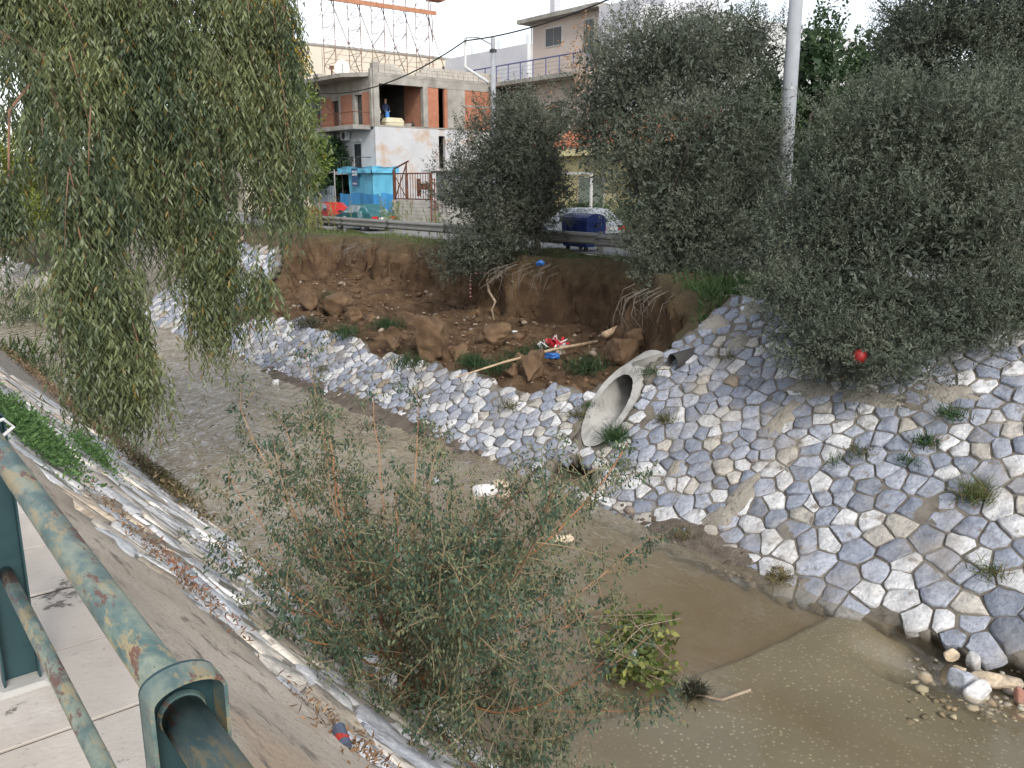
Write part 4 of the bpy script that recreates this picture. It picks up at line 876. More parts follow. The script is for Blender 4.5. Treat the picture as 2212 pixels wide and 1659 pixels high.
# ------------------------------------------------------------------ guard rail
gr = thing('guard_rail', (21, 30, 0), 'long grey steel guard rail along the street edge above the washout', 'guard rail')
prof = [(-.0, .36), (-.05, .385), (-.10, .43), (-.10, .49), (-.02, .535), (-.02, .60), (-.10, .645), (-.10, .70), (-.05, .745), (0, .77)]
def wbeam(y0, y1, dz=0):
    b = MB(); V = []; n = 7; L = len(prof)
    for i in range(n):
        y_ = y0 + (y1 - y0) * i / (n - 1); V += [(20.92 + px_, y_, z_ + dz) for px_, z_ in prof] + [(20.925 + px_, y_, z_ + dz) for px_, z_ in prof]
    F = []
    for i in range(n - 1):
        for k in range(L - 1): F += [(i * 2 * L + k, i * 2 * L + k + 1, (i + 1) * 2 * L + k + 1, (i + 1) * 2 * L + k), ((i + 1) * 2 * L + L + k, (i + 1) * 2 * L + L + k + 1, i * 2 * L + L + k + 1, i * 2 * L + L + k)]
    b.add(V, F); b.build('beam', M['rail_steel'], gr)
gy_ = [51.5, 47.6, 43.7, 39.8, 35.25, 30.5, 25.9, 21.25, 16.7, 12.2, 7.6, 3.0]
for a_, c_ in zip(gy_[:-1], gy_[1:]): wbeam(c_ + .01, a_ - .01 + .15, -.04 if a_ < 22 else 0)
for y_ in gy_:
    hang = abs(y_ - 21.25) < .1; z0 = -.85 if hang else -.25
    b = MB(); w_ = .07; b.add([], [])
    b.box(20.935, 20.945, y_ - w_, y_ + w_, z0, .82); b.box(20.945, 21.04, y_ - w_, y_ - w_ + .008, z0, .82); b.box(20.945, 21.04, y_ + w_ - .008, y_ + w_, z0, .82)
    b.build('post', M['galv'] if not hang else M['rail_steel'], gr)

# ------------------------------------------------------------------ vehicles
def car(name, loc, heading, paint, label, L=4.2, W=1.64, H=1.36, hatch=False, front=1, tail_col=(.45, .03, .02), plate=True, square=False):
    """x = along the car, nose at +x; body lofted from stations, glass, lamps, wheels as parts"""
    root = thing(name, loc, label, 'car'); ca, sa = math.cos(heading), math.sin(heading)
    def T(p_): return (loc[0] + ca * p_[0] - sa * p_[1], loc[1] + sa * p_[0] + ca * p_[1], loc[2] + p_[2])
    hw = W / 2; hl = L / 2
    if hatch: st = [(-hl, .86, .34, .78, .80, .80), (-hl + .08, .94, .26, .92, .95, .84), (-hl + .28, .97, .2, .93, 1.0, .84), (-hl + .78, 1, .19, .93, H - .04, .70), (-hl + 1.2, 1, .19, .92, H, .71), (.35, 1, .19, .90, H - .02, .70), (1.02, .98, .2, .88, .93, .82), (hl - .25, .94, .22, .78, .80, .82), (hl - .05, .90, .28, .70, .72, .80), (hl, .86, .36, .58, .60, .78)]
    else: st = [(-hl, .86, .36, .74, .76, .80), (-hl + .1, .94, .26, .90, .93, .84), (-hl + .62, .98, .2, .94, .97, .82), (-hl + 1.25, 1, .19, .93, H - .03, .68), (-hl + 1.7, 1, .19, .92, H, .70), (.35, 1, .19, .90, H - .02, .69), (1.05, .98, .2, .88, .92, .82), (hl - .3, .93, .22, .76, .78, .80), (hl - .06, .88, .28, .68, .70, .78), (hl, .84, .36, .56, .58, .76)]
    V, F = [], []
    ring = []
    for (x, w_, zb, zl, zt, wr) in st:
        w0 = hw * w_; w1 = hw * wr
        ring.append([(x, -w0 * .92, zb), (x, -w0, (zb + zl) / 2), (x, -w0 * .985, zl), (x, -w1, zt), (x, -w1 * .5, zt + .025), (x, w1 * .5, zt + .025), (x, w1, zt), (x, w0 * .985, zl), (x, w0, (zb + zl) / 2), (x, w0 * .92, zb)])
    b = MB(); V = [T(q_) for r_ in ring for q_ in r_]; n = 10
    for i in range(len(st) - 1):
        for k in range(n): F.append((i * n + k, i * n + (k + 1) % n, (i + 1) * n + (k + 1) % n, (i + 1) * n + k))
    F += [tuple(range(n)), tuple(reversed(range((len(st) - 1) * n, len(st) * n)))]
    b.add(V, F); body = b.build('body', paint, root)
    def pane(nm, quad, inset, m, off=.008):
        q_ = [np.array(v) for v in quad]; c_ = sum(q_) / 4; nr = np.cross(q_[1] - q_[0], q_[3] - q_[0]); nr /= np.linalg.norm(nr) + 1e-9
        cen = np.array([(st[3][0] + st[5][0]) / 2, 0, .8])
        if nr @ (c_ - cen) < 0: nr = -nr
        q2 = [c_ + (v - c_) * inset + nr * off for v in q_]; q1 = [v - nr * (off + .02) for v in q2]
        b = MB(); b.add([T(v) for v in q2 + q1], [(0, 1, 2, 3), (0, 4, 5, 1), (1, 5, 6, 2), (2, 6, 7, 3), (3, 7, 4, 0)]); b.build(nm, m, root)
    gl = CARGLASS
    ri = 2; pane('rear_window', (ring[ri][3], ring[ri][6], ring[ri + 1][6], ring[ri + 1][3]), .86, gl)
    pane('windscreen', (ring[6][3], ring[6][6], ring[5][6], ring[5][3]), .88, gl)
    for s_ in (2, 7):
        t_ = 3 if s_ == 2 else 6
        mid = (st[4][0] + st[5][0]) / 2
        def edge(i, f, k): a_ = np.array(ring[i][k]); c_ = np.array(ring[i + 1][k]); return a_ + (c_ - a_) * f
        pane('side_window', (ring[3][s_], ring[4][s_], ring[4][t_], ring[3][t_]), .8, gl); pane('side_window', (ring[4][s_], ring[5][s_], ring[5][t_], ring[4][t_]), .88, gl)
        pane('side_window', (ring[5][s_], edge(5, .75, s_), edge(5, .3, t_), ring[5][t_]), .8, gl)
    for x in (-hl + .78, hl - .80):
        for s_ in (-1, 1):
            w_ = MB(); yw_ = s_ * (hw * .98 - .09); w_.tube([T((x, yw_ - s_ * .09, .29)), T((x, yw_ + s_ * .105, .29))], .29, 16); wh = w_.build('wheel', M['black'], root)
            w_ = MB(); w_.tube([T((x, yw_ + s_ * .105, .29)), T((x, yw_ + s_ * .118, .29))], [.20, .17], 12); w_.build('rim', M['galv'], wh)
            w_ = MB(); w_.tube([T((x, yw_ - s_ * .1, .31)), T((x, yw_ + s_ * .098, .31))], .345, 16); w_.build('wheel_arch', M['dark'], root)
    for s_ in (-1, 1):
        def lamp(nm, x0, x1, y0, y1, z0, z1, m): b = MB(); P_ = [T((x, y, z)) for z in (z0, z1) for x, y in ((x0, y0), (x1, y0), (x1, y1), (x0, y1))]; b.add(P_, [(3, 2, 1, 0), (4, 5, 6, 7), (0, 1, 5, 4), (1, 2, 6, 5), (2, 3, 7, 6), (3, 0, 4, 7)]); b.build(nm, m, root)
        lamp('headlight', hl - .10, hl + .012, s_ * hw * .45, s_ * hw * .80, .52, .66, M['frame_w'])
        lamp('tail_light', -hl - .015, -hl + .10, s_ * hw * .42, s_ * hw * .86, .62, .78, TAIL)
        lamp('mirror', .85, .98, s_ * (hw + .01), s_ * (hw + .17), .90, 1.03, M['dark'])
    lamp('bumper', -hl - .05, -hl + .05, -hw * .86, hw * .86, .36, .50, M['dark']); lamp('bumper', hl - .05, hl + .05, -hw * .84, hw * .84, .34, .47, M['dark'])
    lamp('grille', hl - .03, hl + .015, -hw * .42, hw * .42, .52, .64, M['dark']); lamp('number_plate', -hl - .022, -hl + .02, -.26, .26, .62, .74, M['frame_w'])
    return root
TAIL = flat('tail_lens', (.40, .03, .02), .3)
CARGLASS = flat('car_glass', (.27, .31, .34), .08, spec=.8)  # pale base colour carries the sky's reflection in the windows
def carpaint(name, c): 
    m = mat(name, [tuple(.85 * v for v in c), c], 1.2, .35, .0, spec=.5); return m
teal = mat('worn_teal_paint', [(.015, .085, .10), (.022, .115, .13)], 1.5, .4, 0, spec=.5, second=[((.20, .30, .33), 1.7, .56, .60)])
car('parked_car', (23.0, 41.4, 0), R(90), teal, 'teal green sedan with faded paint parked behind the guard rail', L=4.2)
car('parked_car', (24.2, 47.4, 0), R(-90), carpaint('red_paint', (.48, .035, .03)), 'old red car facing this way, parked beside the blue tarpaulin', L=4.1, H=1.34)
car('parked_car', (24.6, 26.3, 0), R(90), carpaint('silver_paint', (.36, .39, .42)), 'silver white hatchback half hidden behind the blue waste container', hatch=True, L=4.0, H=1.45)

# ------------------------------------------------------------------ waste containers
def bin_(loc, label, L=1.36, D=1.0, H=1.12):
    root = thing('waste_container', loc, label, 'waste container', 'blue waste containers behind the guard rail'); x, y, z = loc
    def B8(x0, x1, y0, y1, z0, z1, t_=.06):
        b = MB(); P_ = [(x0 + t_, y0 + t_, z0), (x1 - t_, y0 + t_, z0), (x1 - t_, y1 - t_, z0), (x0 + t_, y1 - t_, z0), (x0, y0, z1), (x1, y0, z1), (x1, y1, z1), (x0, y1, z1)]
        b.add([(x + a_, y + c_, z + d_) for a_, c_, d_ in P_], [(3, 2, 1, 0), (4, 5, 6, 7), (0, 1, 5, 4), (1, 2, 6, 5), (2, 3, 7, 6), (3, 0, 4, 7)]); return b
    B8(-D / 2, D / 2, -L / 2, L / 2, .16, H).build('body', M['navy'], root)
    rm = MB(); rm.box(x - D / 2 - .03, x + D / 2 + .03, y - L / 2 - .03, y + L / 2 + .03, z + H - .08, z + H + .01); rm.build('rim', M['navy'], root)
    l = MB(); V = []
    for i, a in enumerate(np.linspace(0, math.pi, 9)):
        V += [(x - D / 2 * math.cos(a), y - L / 2, z + H + .015 + .22 * math.sin(a)), (x - D / 2 * math.cos(a), y + L / 2, z + H + .015 + .22 * math.sin(a))]
    l.add(V, [(2 * i, 2 * i + 1, 2 * i + 3, 2 * i + 2) for i in range(8)] + [tuple(2 * i for i in range(9)), tuple(2 * i + 1 for i in reversed(range(9)))]); l.build('lid', M['navy'], root)
    for s_ in (-.42, 0, .42): r_ = MB(); r_.box(x - D / 2 - .01, x - D / 2 + .05, y + s_ - .03, y + s_ + .03, z + .25, z + H - .1); r_.build('rib', M['navy'], root)
    for sy in (-1, 1):
        part('handle', M['dark'], root, lambda b: b.box(x - .1, x + .1, y + sy * (L / 2 + .03), y + sy * (L / 2 + .10), z + H - .22, z + H - .15))
        for sx in (-1, 1): part('wheel', M['black'], root, lambda b: b.tube([(x + sx * D * .33, y + sy * L * .36 - .03, z + .09), (x + sx * D * .33, y + sy * L * .36 + .03, z + .09)], .09, 10))
bin_((22.1, 23.3, 0), 'blue waste container beside the silver car behind the guard rail')
bin_((22.3, 15.3, 0), 'blue waste container seen low between the two big olive trees')
# ------------------------------------------------------------------ foliage helpers
def unit(a): return a / (np.linalg.norm(a, axis=-1, keepdims=True) + 1e-9)
def leaf_arrays(P, D, N, L, W, col, kind='diamond', curl=.15):
    """P base, D direction, N rough normal; returns V, F4, F3, colours"""
    D = unit(D); S = unit(np.cross(D, N)); U = np.cross(S, D); L = L[:, None]; W = W[:, None]; n = len(P)
    if kind == 'diamond':
        V = np.stack([P, P + D * L * .45 + S * W * .5 + U * L * curl * .4, P + D * L, P + D * L * .45 - S * W * .5 + U * L * curl * .4], 1).reshape(-1, 3)
        F4 = np.arange(4 * n).reshape(n, 4); return V, F4, None, np.repeat(col, 4, 0)
    if kind == 'blade':
        V = np.stack([P - S * W * .5, P + S * W * .5, P + D * L * .55 + S * W * .35 + U * L * curl * .3, P + D * L * .55 - S * W * .35 + U * L * curl * .3, P + D * L + U * L * curl * -1.0], 1).reshape(-1, 3)
        b = np.arange(n)[:, None] * 5
        return V, b + np.array([[0, 1, 2, 3]]), b + np.array([[3, 2, 4]]), np.repeat(col, 5, 0)
    c = U * L * curl                                           # sickle-shaped leaf
    V = np.stack([P, P + D * L * .3 + S * W * .5 - c * .25, P + D * L * .3 - S * W * .5 - c * .25, P + D * L * .68 + S * W * .42 - c * .1, P + D * L * .68 - S * W * .42 - c * .1, P + D * L + c * .5], 1).reshape(-1, 3)
    b = np.arange(n)[:, None] * 6
    return V, b + np.array([[1, 3, 4, 2]]), np.concatenate([b + np.array([[0, 1, 2]]), b + np.array([[3, 5, 4]])]), np.repeat(col, 6, 0)
def leaf_obj(name, arr, m, parent=None, org=None, kind=None):
    V, F4_, F3_, col = arr; o = ORG[parent.name] if parent else np.array(org, float)
    me = raw_mesh(name, V - o, F4_, F3_, col=col); ob = link_mesh(name, me, m, parent, o)
    if kind: ob['kind'] = kind
    return ob
def cat_arr(lst):
    v, f4, f3, c, n = [], [], [], [], 0
    for V, A, B_, K in lst:
        v.append(V); c.append(K)
        if A is not None: f4.append(A + n)
        if B_ is not None: f3.append(B_ + n)
        n += len(V)
    return np.vstack(v), (np.vstack(f4) if f4 else None), (np.vstack(f3) if f3 else None), np.vstack(c)
def blob_px(lst):
    """crown lobes given as sight px, distance and half sizes -> centre, radii (m)"""
    return [(at_d(px, py, d), np.array([rx * d / FPX * dep, rx * d / FPX * dep, ry * d / FPX]) if dep else None) for (px, py, d, rx, ry, dep) in lst]
def sample_lobes(rng, lobes, n, shell=.45, gap=.0, gscale=.9, seed=0, weights=None):
    vol = np.array([np.prod(r) ** .8 for c, r in lobes]) if weights is None else np.array(weights, float); k = rng.choice(len(lobes), n, p=vol / vol.sum())
    cs = np.array([c for c, r in lobes])[k]; rs_ = np.array([r for c, r in lobes])[k]
    d = unit(rng.randn(n, 3)); rad = rng.uniform(0, 1, n) ** shell
    wob = 1 + .30 * fbm(d * 1.7 + k[:, None] * 3.1, 1.2, 3, seed)
    P = cs + d * rs_ * (rad * wob)[:, None]
    keep = fbm(P, gscale, 2, seed + 5) > gap
    return P[keep], d[keep], rad[keep]
def olive_crown(rng, lobes, nsh, K, slen, L, W, c1, c2, up=.55, gap=-.45, seed=0, kind='diamond', shell=.38, gscale=.9, spread=.8):
    P, d, rad = sample_lobes(rng, lobes, nsh // 7, shell, gap, gscale, seed)           # sprays of seven shoots: clumps with gaps between
    sp_ = unit(d * .75 + np.array([0, 0, up]) + rng.randn(len(P), 3) * .40); tone = np.repeat(rng.uniform(0, 1, len(P)), 7)
    P = np.repeat(P, 7, 0) + rng.randn(len(P) * 7, 3) * slen * .42; d = np.repeat(d, 7, 0)
    n = len(P); sd_ = unit(np.repeat(sp_, 7, 0) + rng.randn(n, 3) * .30)
    ln = slen * rng.uniform(.6, 1.3, n)
    t_ = np.tile(np.linspace(.05, 1, K), n) + rng.uniform(-.03, .03, n * K)
    SD = np.repeat(sd_, K, 0); B_ = np.repeat(P, K, 0) + SD * (t_ * np.repeat(ln, K))[:, None]
    rnd = rng.randn(n * K, 3); per = unit(rnd - SD * (rnd * SD).sum(1)[:, None])
    D = SD * .62 + per * spread
    mix = np.repeat(np.clip(tone * .65 + rng.uniform(-.1, .1, n) + .35 * (fbm(P, .8, 2, seed + 9) + .5), 0, 1), K)[:, None]
    col = (np.array(c1) * (1 - mix) + np.array(c2) * mix) * rng.uniform(.87, 1.13, (n * K, 1))
    N = unit(rng.randn(n * K, 3) * .7 + np.array([0, 0, 1.0]))
    return leaf_arrays(B_, D, N, L * rng.uniform(.7, 1.25, n * K), W * rng.uniform(.8, 1.2, n * K), col, kind)
def limbs(b, base, lobes, rng, n, r0, mid=None):
    base = np.array(base, float)
    for i in range(n):
        c, r = lobes[rng.randint(len(lobes))]; e = c + unit(rng.randn(3)) * r * rng.uniform(.2, .75)
        m_ = base + (e - base) * .45 + rng.randn(3) * .18 * np.linalg.norm(e - base) * np.array([1, 1, .4]) + np.array([0, 0, .12 * np.linalg.norm(e - base)])
        m0 = base + (m_ - base) * .5 + rng.randn(3) * .08
        b.tube([base, m0, m_, e], [r0 * rng.uniform(.5, .8), r0 * .5, r0 * .32, r0 * .10], 6)
def tree(name, base, label, lobes, trunk_r, nsh, K, slen, L, W, c1, c2, seed, m='leaf_olive', group=None, fork=1.0, nl=12, cat='tree', lean=(0, 0), core=0, **kw):
    rng = np.random.RandomState(seed); root = thing(name, base, label, cat, group)
    b = MB(); base = np.array(base, float); fk = base + np.array([lean[0], lean[1], fork])
    b.tube([base - np.array([0, 0, .3]), base + (fk - base) * .5 + rng.randn(3) * .05, fk], [trunk_r * 1.25, trunk_r, trunk_r * .8], 9)
    limbs(b, fk, lobes, rng, nl, trunk_r)
    b.build('trunk', M['bark_dark'], root, smooth_=True)
    arr = olive_crown(rng, lobes, nsh, K, slen, L, W, c1, c2, seed=seed, **kw)
    if core:                                                   # larger filler leaves, the crown's inner shade put into their dark colour
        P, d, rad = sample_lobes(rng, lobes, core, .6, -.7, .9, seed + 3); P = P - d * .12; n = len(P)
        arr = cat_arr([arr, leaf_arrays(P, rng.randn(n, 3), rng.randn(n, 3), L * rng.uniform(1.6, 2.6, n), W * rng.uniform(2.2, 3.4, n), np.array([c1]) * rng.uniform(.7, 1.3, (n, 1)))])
    leaf_obj('crown', arr, M[m], root)
    return root
M['bark_dark'] = mat('dark_bark', [(.03, .026, .022), (.06, .052, .043), (.09, .08, .066)], 6, .95, .8, 24, stretch=(1, 1, .25))
OC1, OC2 = (.064, .077, .055), (.130, .146, .102)
# ------------------------------------------------------------------ olive trees above the far wall
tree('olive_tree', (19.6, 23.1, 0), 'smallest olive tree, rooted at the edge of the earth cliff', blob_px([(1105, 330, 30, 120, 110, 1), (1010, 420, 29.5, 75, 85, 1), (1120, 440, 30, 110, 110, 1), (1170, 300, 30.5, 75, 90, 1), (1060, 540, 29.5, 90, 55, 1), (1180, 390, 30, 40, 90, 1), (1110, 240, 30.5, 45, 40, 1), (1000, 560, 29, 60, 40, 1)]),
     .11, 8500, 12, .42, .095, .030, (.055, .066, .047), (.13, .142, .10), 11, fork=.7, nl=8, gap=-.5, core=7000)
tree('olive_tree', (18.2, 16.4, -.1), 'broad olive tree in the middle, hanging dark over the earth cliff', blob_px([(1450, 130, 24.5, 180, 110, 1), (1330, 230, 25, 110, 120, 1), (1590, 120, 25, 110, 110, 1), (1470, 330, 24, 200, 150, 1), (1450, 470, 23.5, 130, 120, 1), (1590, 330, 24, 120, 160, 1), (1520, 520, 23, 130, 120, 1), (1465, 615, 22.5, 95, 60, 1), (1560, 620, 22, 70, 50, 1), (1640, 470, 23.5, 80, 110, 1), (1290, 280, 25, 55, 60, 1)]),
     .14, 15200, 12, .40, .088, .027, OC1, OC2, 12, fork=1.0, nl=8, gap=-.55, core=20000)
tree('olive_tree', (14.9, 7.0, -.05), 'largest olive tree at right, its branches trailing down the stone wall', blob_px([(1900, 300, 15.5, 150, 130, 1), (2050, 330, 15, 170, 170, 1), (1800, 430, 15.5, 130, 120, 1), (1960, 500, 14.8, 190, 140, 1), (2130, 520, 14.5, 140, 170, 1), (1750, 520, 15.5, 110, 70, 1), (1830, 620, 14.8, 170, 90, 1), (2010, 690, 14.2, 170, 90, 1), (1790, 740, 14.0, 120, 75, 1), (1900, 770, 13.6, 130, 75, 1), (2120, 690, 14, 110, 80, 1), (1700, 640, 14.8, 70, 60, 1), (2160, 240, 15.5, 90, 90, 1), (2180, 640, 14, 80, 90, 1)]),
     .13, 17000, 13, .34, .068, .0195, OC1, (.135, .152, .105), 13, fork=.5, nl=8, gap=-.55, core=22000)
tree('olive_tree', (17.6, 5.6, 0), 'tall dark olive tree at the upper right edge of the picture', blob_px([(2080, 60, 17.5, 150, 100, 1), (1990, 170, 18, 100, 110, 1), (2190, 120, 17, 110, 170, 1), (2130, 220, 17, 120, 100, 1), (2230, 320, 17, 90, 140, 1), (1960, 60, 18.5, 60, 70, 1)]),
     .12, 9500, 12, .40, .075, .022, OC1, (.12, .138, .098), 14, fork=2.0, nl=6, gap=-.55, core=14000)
# leafy upright trees behind the utility pole
for i, (px, py, d, rx, ry, lb_) in enumerate([(1765, 230, 29, 80, 150, 'dense green tree directly right of the concrete utility pole'), (1880, 240, 30, 90, 150, 'upright leafy tree between the pole and the tall dark olive'), (1640, 330, 31, 70, 160, 'shaded leafy tree directly left of the concrete utility pole'), (1980, 330, 29, 80, 160, 'leafy tree filling the gap behind the two right olive trees')]):
    lob = blob_px([(px, py, d, rx, ry, 1), (px + 20, py + 140, d, rx, 120, 1), (px - 25, py - 95, d, 30, 70, 1), (px + 25, py - 110, d, 25, 75, 1), (px + 5, py - 130, d, 18, 60, 1)])
    c = at_d(px, py, d); tree('background_tree', (c[0], c[1], -.03), lb_, lob, .15, 1800, 10, .5, .17, .08, (.035, .065, .03), (.085, .135, .055), 20 + i, m='leaf', group='leafy trees behind the utility pole', fork=1.5, nl=8, up=.9, gap=-.55, core=2000)
# dark ficus bush and other street-side greenery
tree('clipped_tree', (27.3, 53.8, .1), 'round dark green tree behind the sheet fence beside the unfinished house', blob_px([(715, 345, 56, 36, 38, 1), (700, 385, 56, 40, 40, 1), (690, 360, 56, 30, 45, 1), (735, 375, 56, 28, 35, 1)]), .12, 2400, 10, .45, .16, .09, (.025, .06, .025), (.05, .11, .045), 31, m='leaf', fork=.8, nl=6, gap=-.6)
tree('hedge', (29.3, 31.5, 0), 'green hedge in front of the yellow house behind the silver car', [(np.array([29.2, y_, .75]), np.array([.45, .9, .75])) for y_ in (27, 28.5, 30, 31.5, 33)], .05, 1500, 9, .3, .10, .06, (.03, .07, .025), (.07, .13, .045), 32, m='leaf', fork=.3, nl=8, gap=-.7, cat='hedge')
def bare_tree(base, label, seed, hgt, col_leaf, nleaf, reach=.5):
    rng = np.random.RandomState(seed); root = thing('bare_tree', base, label, 'tree'); b = MB(); tips = []
    def grow(p, d, L, r_, lev):
        pts = [p]; 
        for k in range(3): d = unit(d + rng.randn(3) * .14 + np.array([0, 0, .07])); p = p + d * L / 3; pts.append(p)
        b.tube(pts, [r_, r_ * .85, r_ * .7, r_ * .5], 5, cap=False)
        if lev == 0: tips.append(p); return
        for k in range(3 + (lev > 1)): grow(pts[rng.randint(1, 4)], unit(d + rng.randn(3) * reach), L * rng.uniform(.5, .75), r_ * .5, lev - 1)
    grow(np.array(base, float), np.array([0, 0, 1.0]), hgt * .45, .09, 3); b.build('branches', M['root'], root)
    T_ = np.array(tips)[rng.randint(len(tips), size=nleaf)] + rng.randn(nleaf, 3) * .12
    leaf_obj('leaves', leaf_arrays(T_, rng.randn(nleaf, 3), rng.randn(nleaf, 3), rng.uniform(.08, .16, nleaf), rng.uniform(.05, .09, nleaf), np.array([col_leaf]) * rng.uniform(.7, 1.2, (nleaf, 1))), M['leaf_dry'], root)
bt = at_d(1235, 300, 44); bare_tree((bt[0], bt[1], 3.0), 'nearly bare tree with a few orange leaves before the pinkish house', 5, 8.2, (.42, .20, .08), 420)
tree('creeper', (37.6, 47.5, 0), 'dark brown creeper covering the wall below the terrace', [(np.array([37.75, y_, 7.4]), np.array([.25, 1.3, 1.1])) for y_ in (46.5, 48, 49.5)], .05, 900, 9, .4, .14, .09, (.05, .03, .025), (.10, .055, .04), 33, m='leaf_dry', fork=6.5, nl=6, gap=-.6, cat='climber')
# trees seen through and beside the eucalyptus
tree('poplar_tree', (16.5, 60, -.2), 'light yellow-green tree peeping out right of the eucalyptus', blob_px([(640, 330, 46, 45, 90, 1), (610, 240, 46, 50, 70, 1), (650, 420, 46, 30, 50, 1)]), .2, 2600, 9, .6, .17, .11, (.10, .15, .035), (.20, .26, .06), 34, m='leaf', fork=3, nl=6, gap=-.5)
tree('autumn_tree', (20, 66, 0), 'yellow autumn tree showing at the top right of the eucalyptus', blob_px([(575, 90, 50, 50, 70, 1), (600, 130, 50, 40, 45, 1), (555, 40, 50, 40, 50, 1)]), .2, 2200, 9, .6, .18, .11, (.48, .30, .02), (.62, .46, .05), 35, m='leaf', fork=5, nl=6, gap=-.5)
tree('poplar_tree', (4.0, 66, -1), 'yellow-green poplar on the far left bend of the stream', blob_px([(45, 400, 50, 80, 90, 1), (20, 330, 50, 60, 50, 1), (110, 440, 52, 60, 70, 1), (40, 470, 48, 70, 40, 1), (170, 470, 55, 50, 50, 1)]), .2, 3600, 9, .6, .16, .11, (.13, .17, .035), (.32, .34, .07), 36, m='leaf', fork=3, nl=8, gap=-.35)
tree('dark_shrub', (11, 74, -1), 'dark scrub tree glimpsed between the hanging eucalyptus columns', blob_px([(330, 440, 60, 70, 70, 1), (420, 470, 58, 60, 50, 1), (270, 420, 62, 60, 60, 1)]), .2, 2200, 9, .7, .2, .12, (.03, .045, .03), (.08, .10, .06), 37, m='leaf', fork=2, nl=6)
tree('roadside_tree', (24, 90, 0), 'grey-green tree far up the street behind the eucalyptus', blob_px([(480, 350, 78, 120, 100, 1), (330, 330, 82, 110, 90, 1)]), .3, 2600, 9, 1.0, .3, .18, (.05, .07, .04), (.12, .14, .08), 38, m='leaf', fork=3, nl=6)

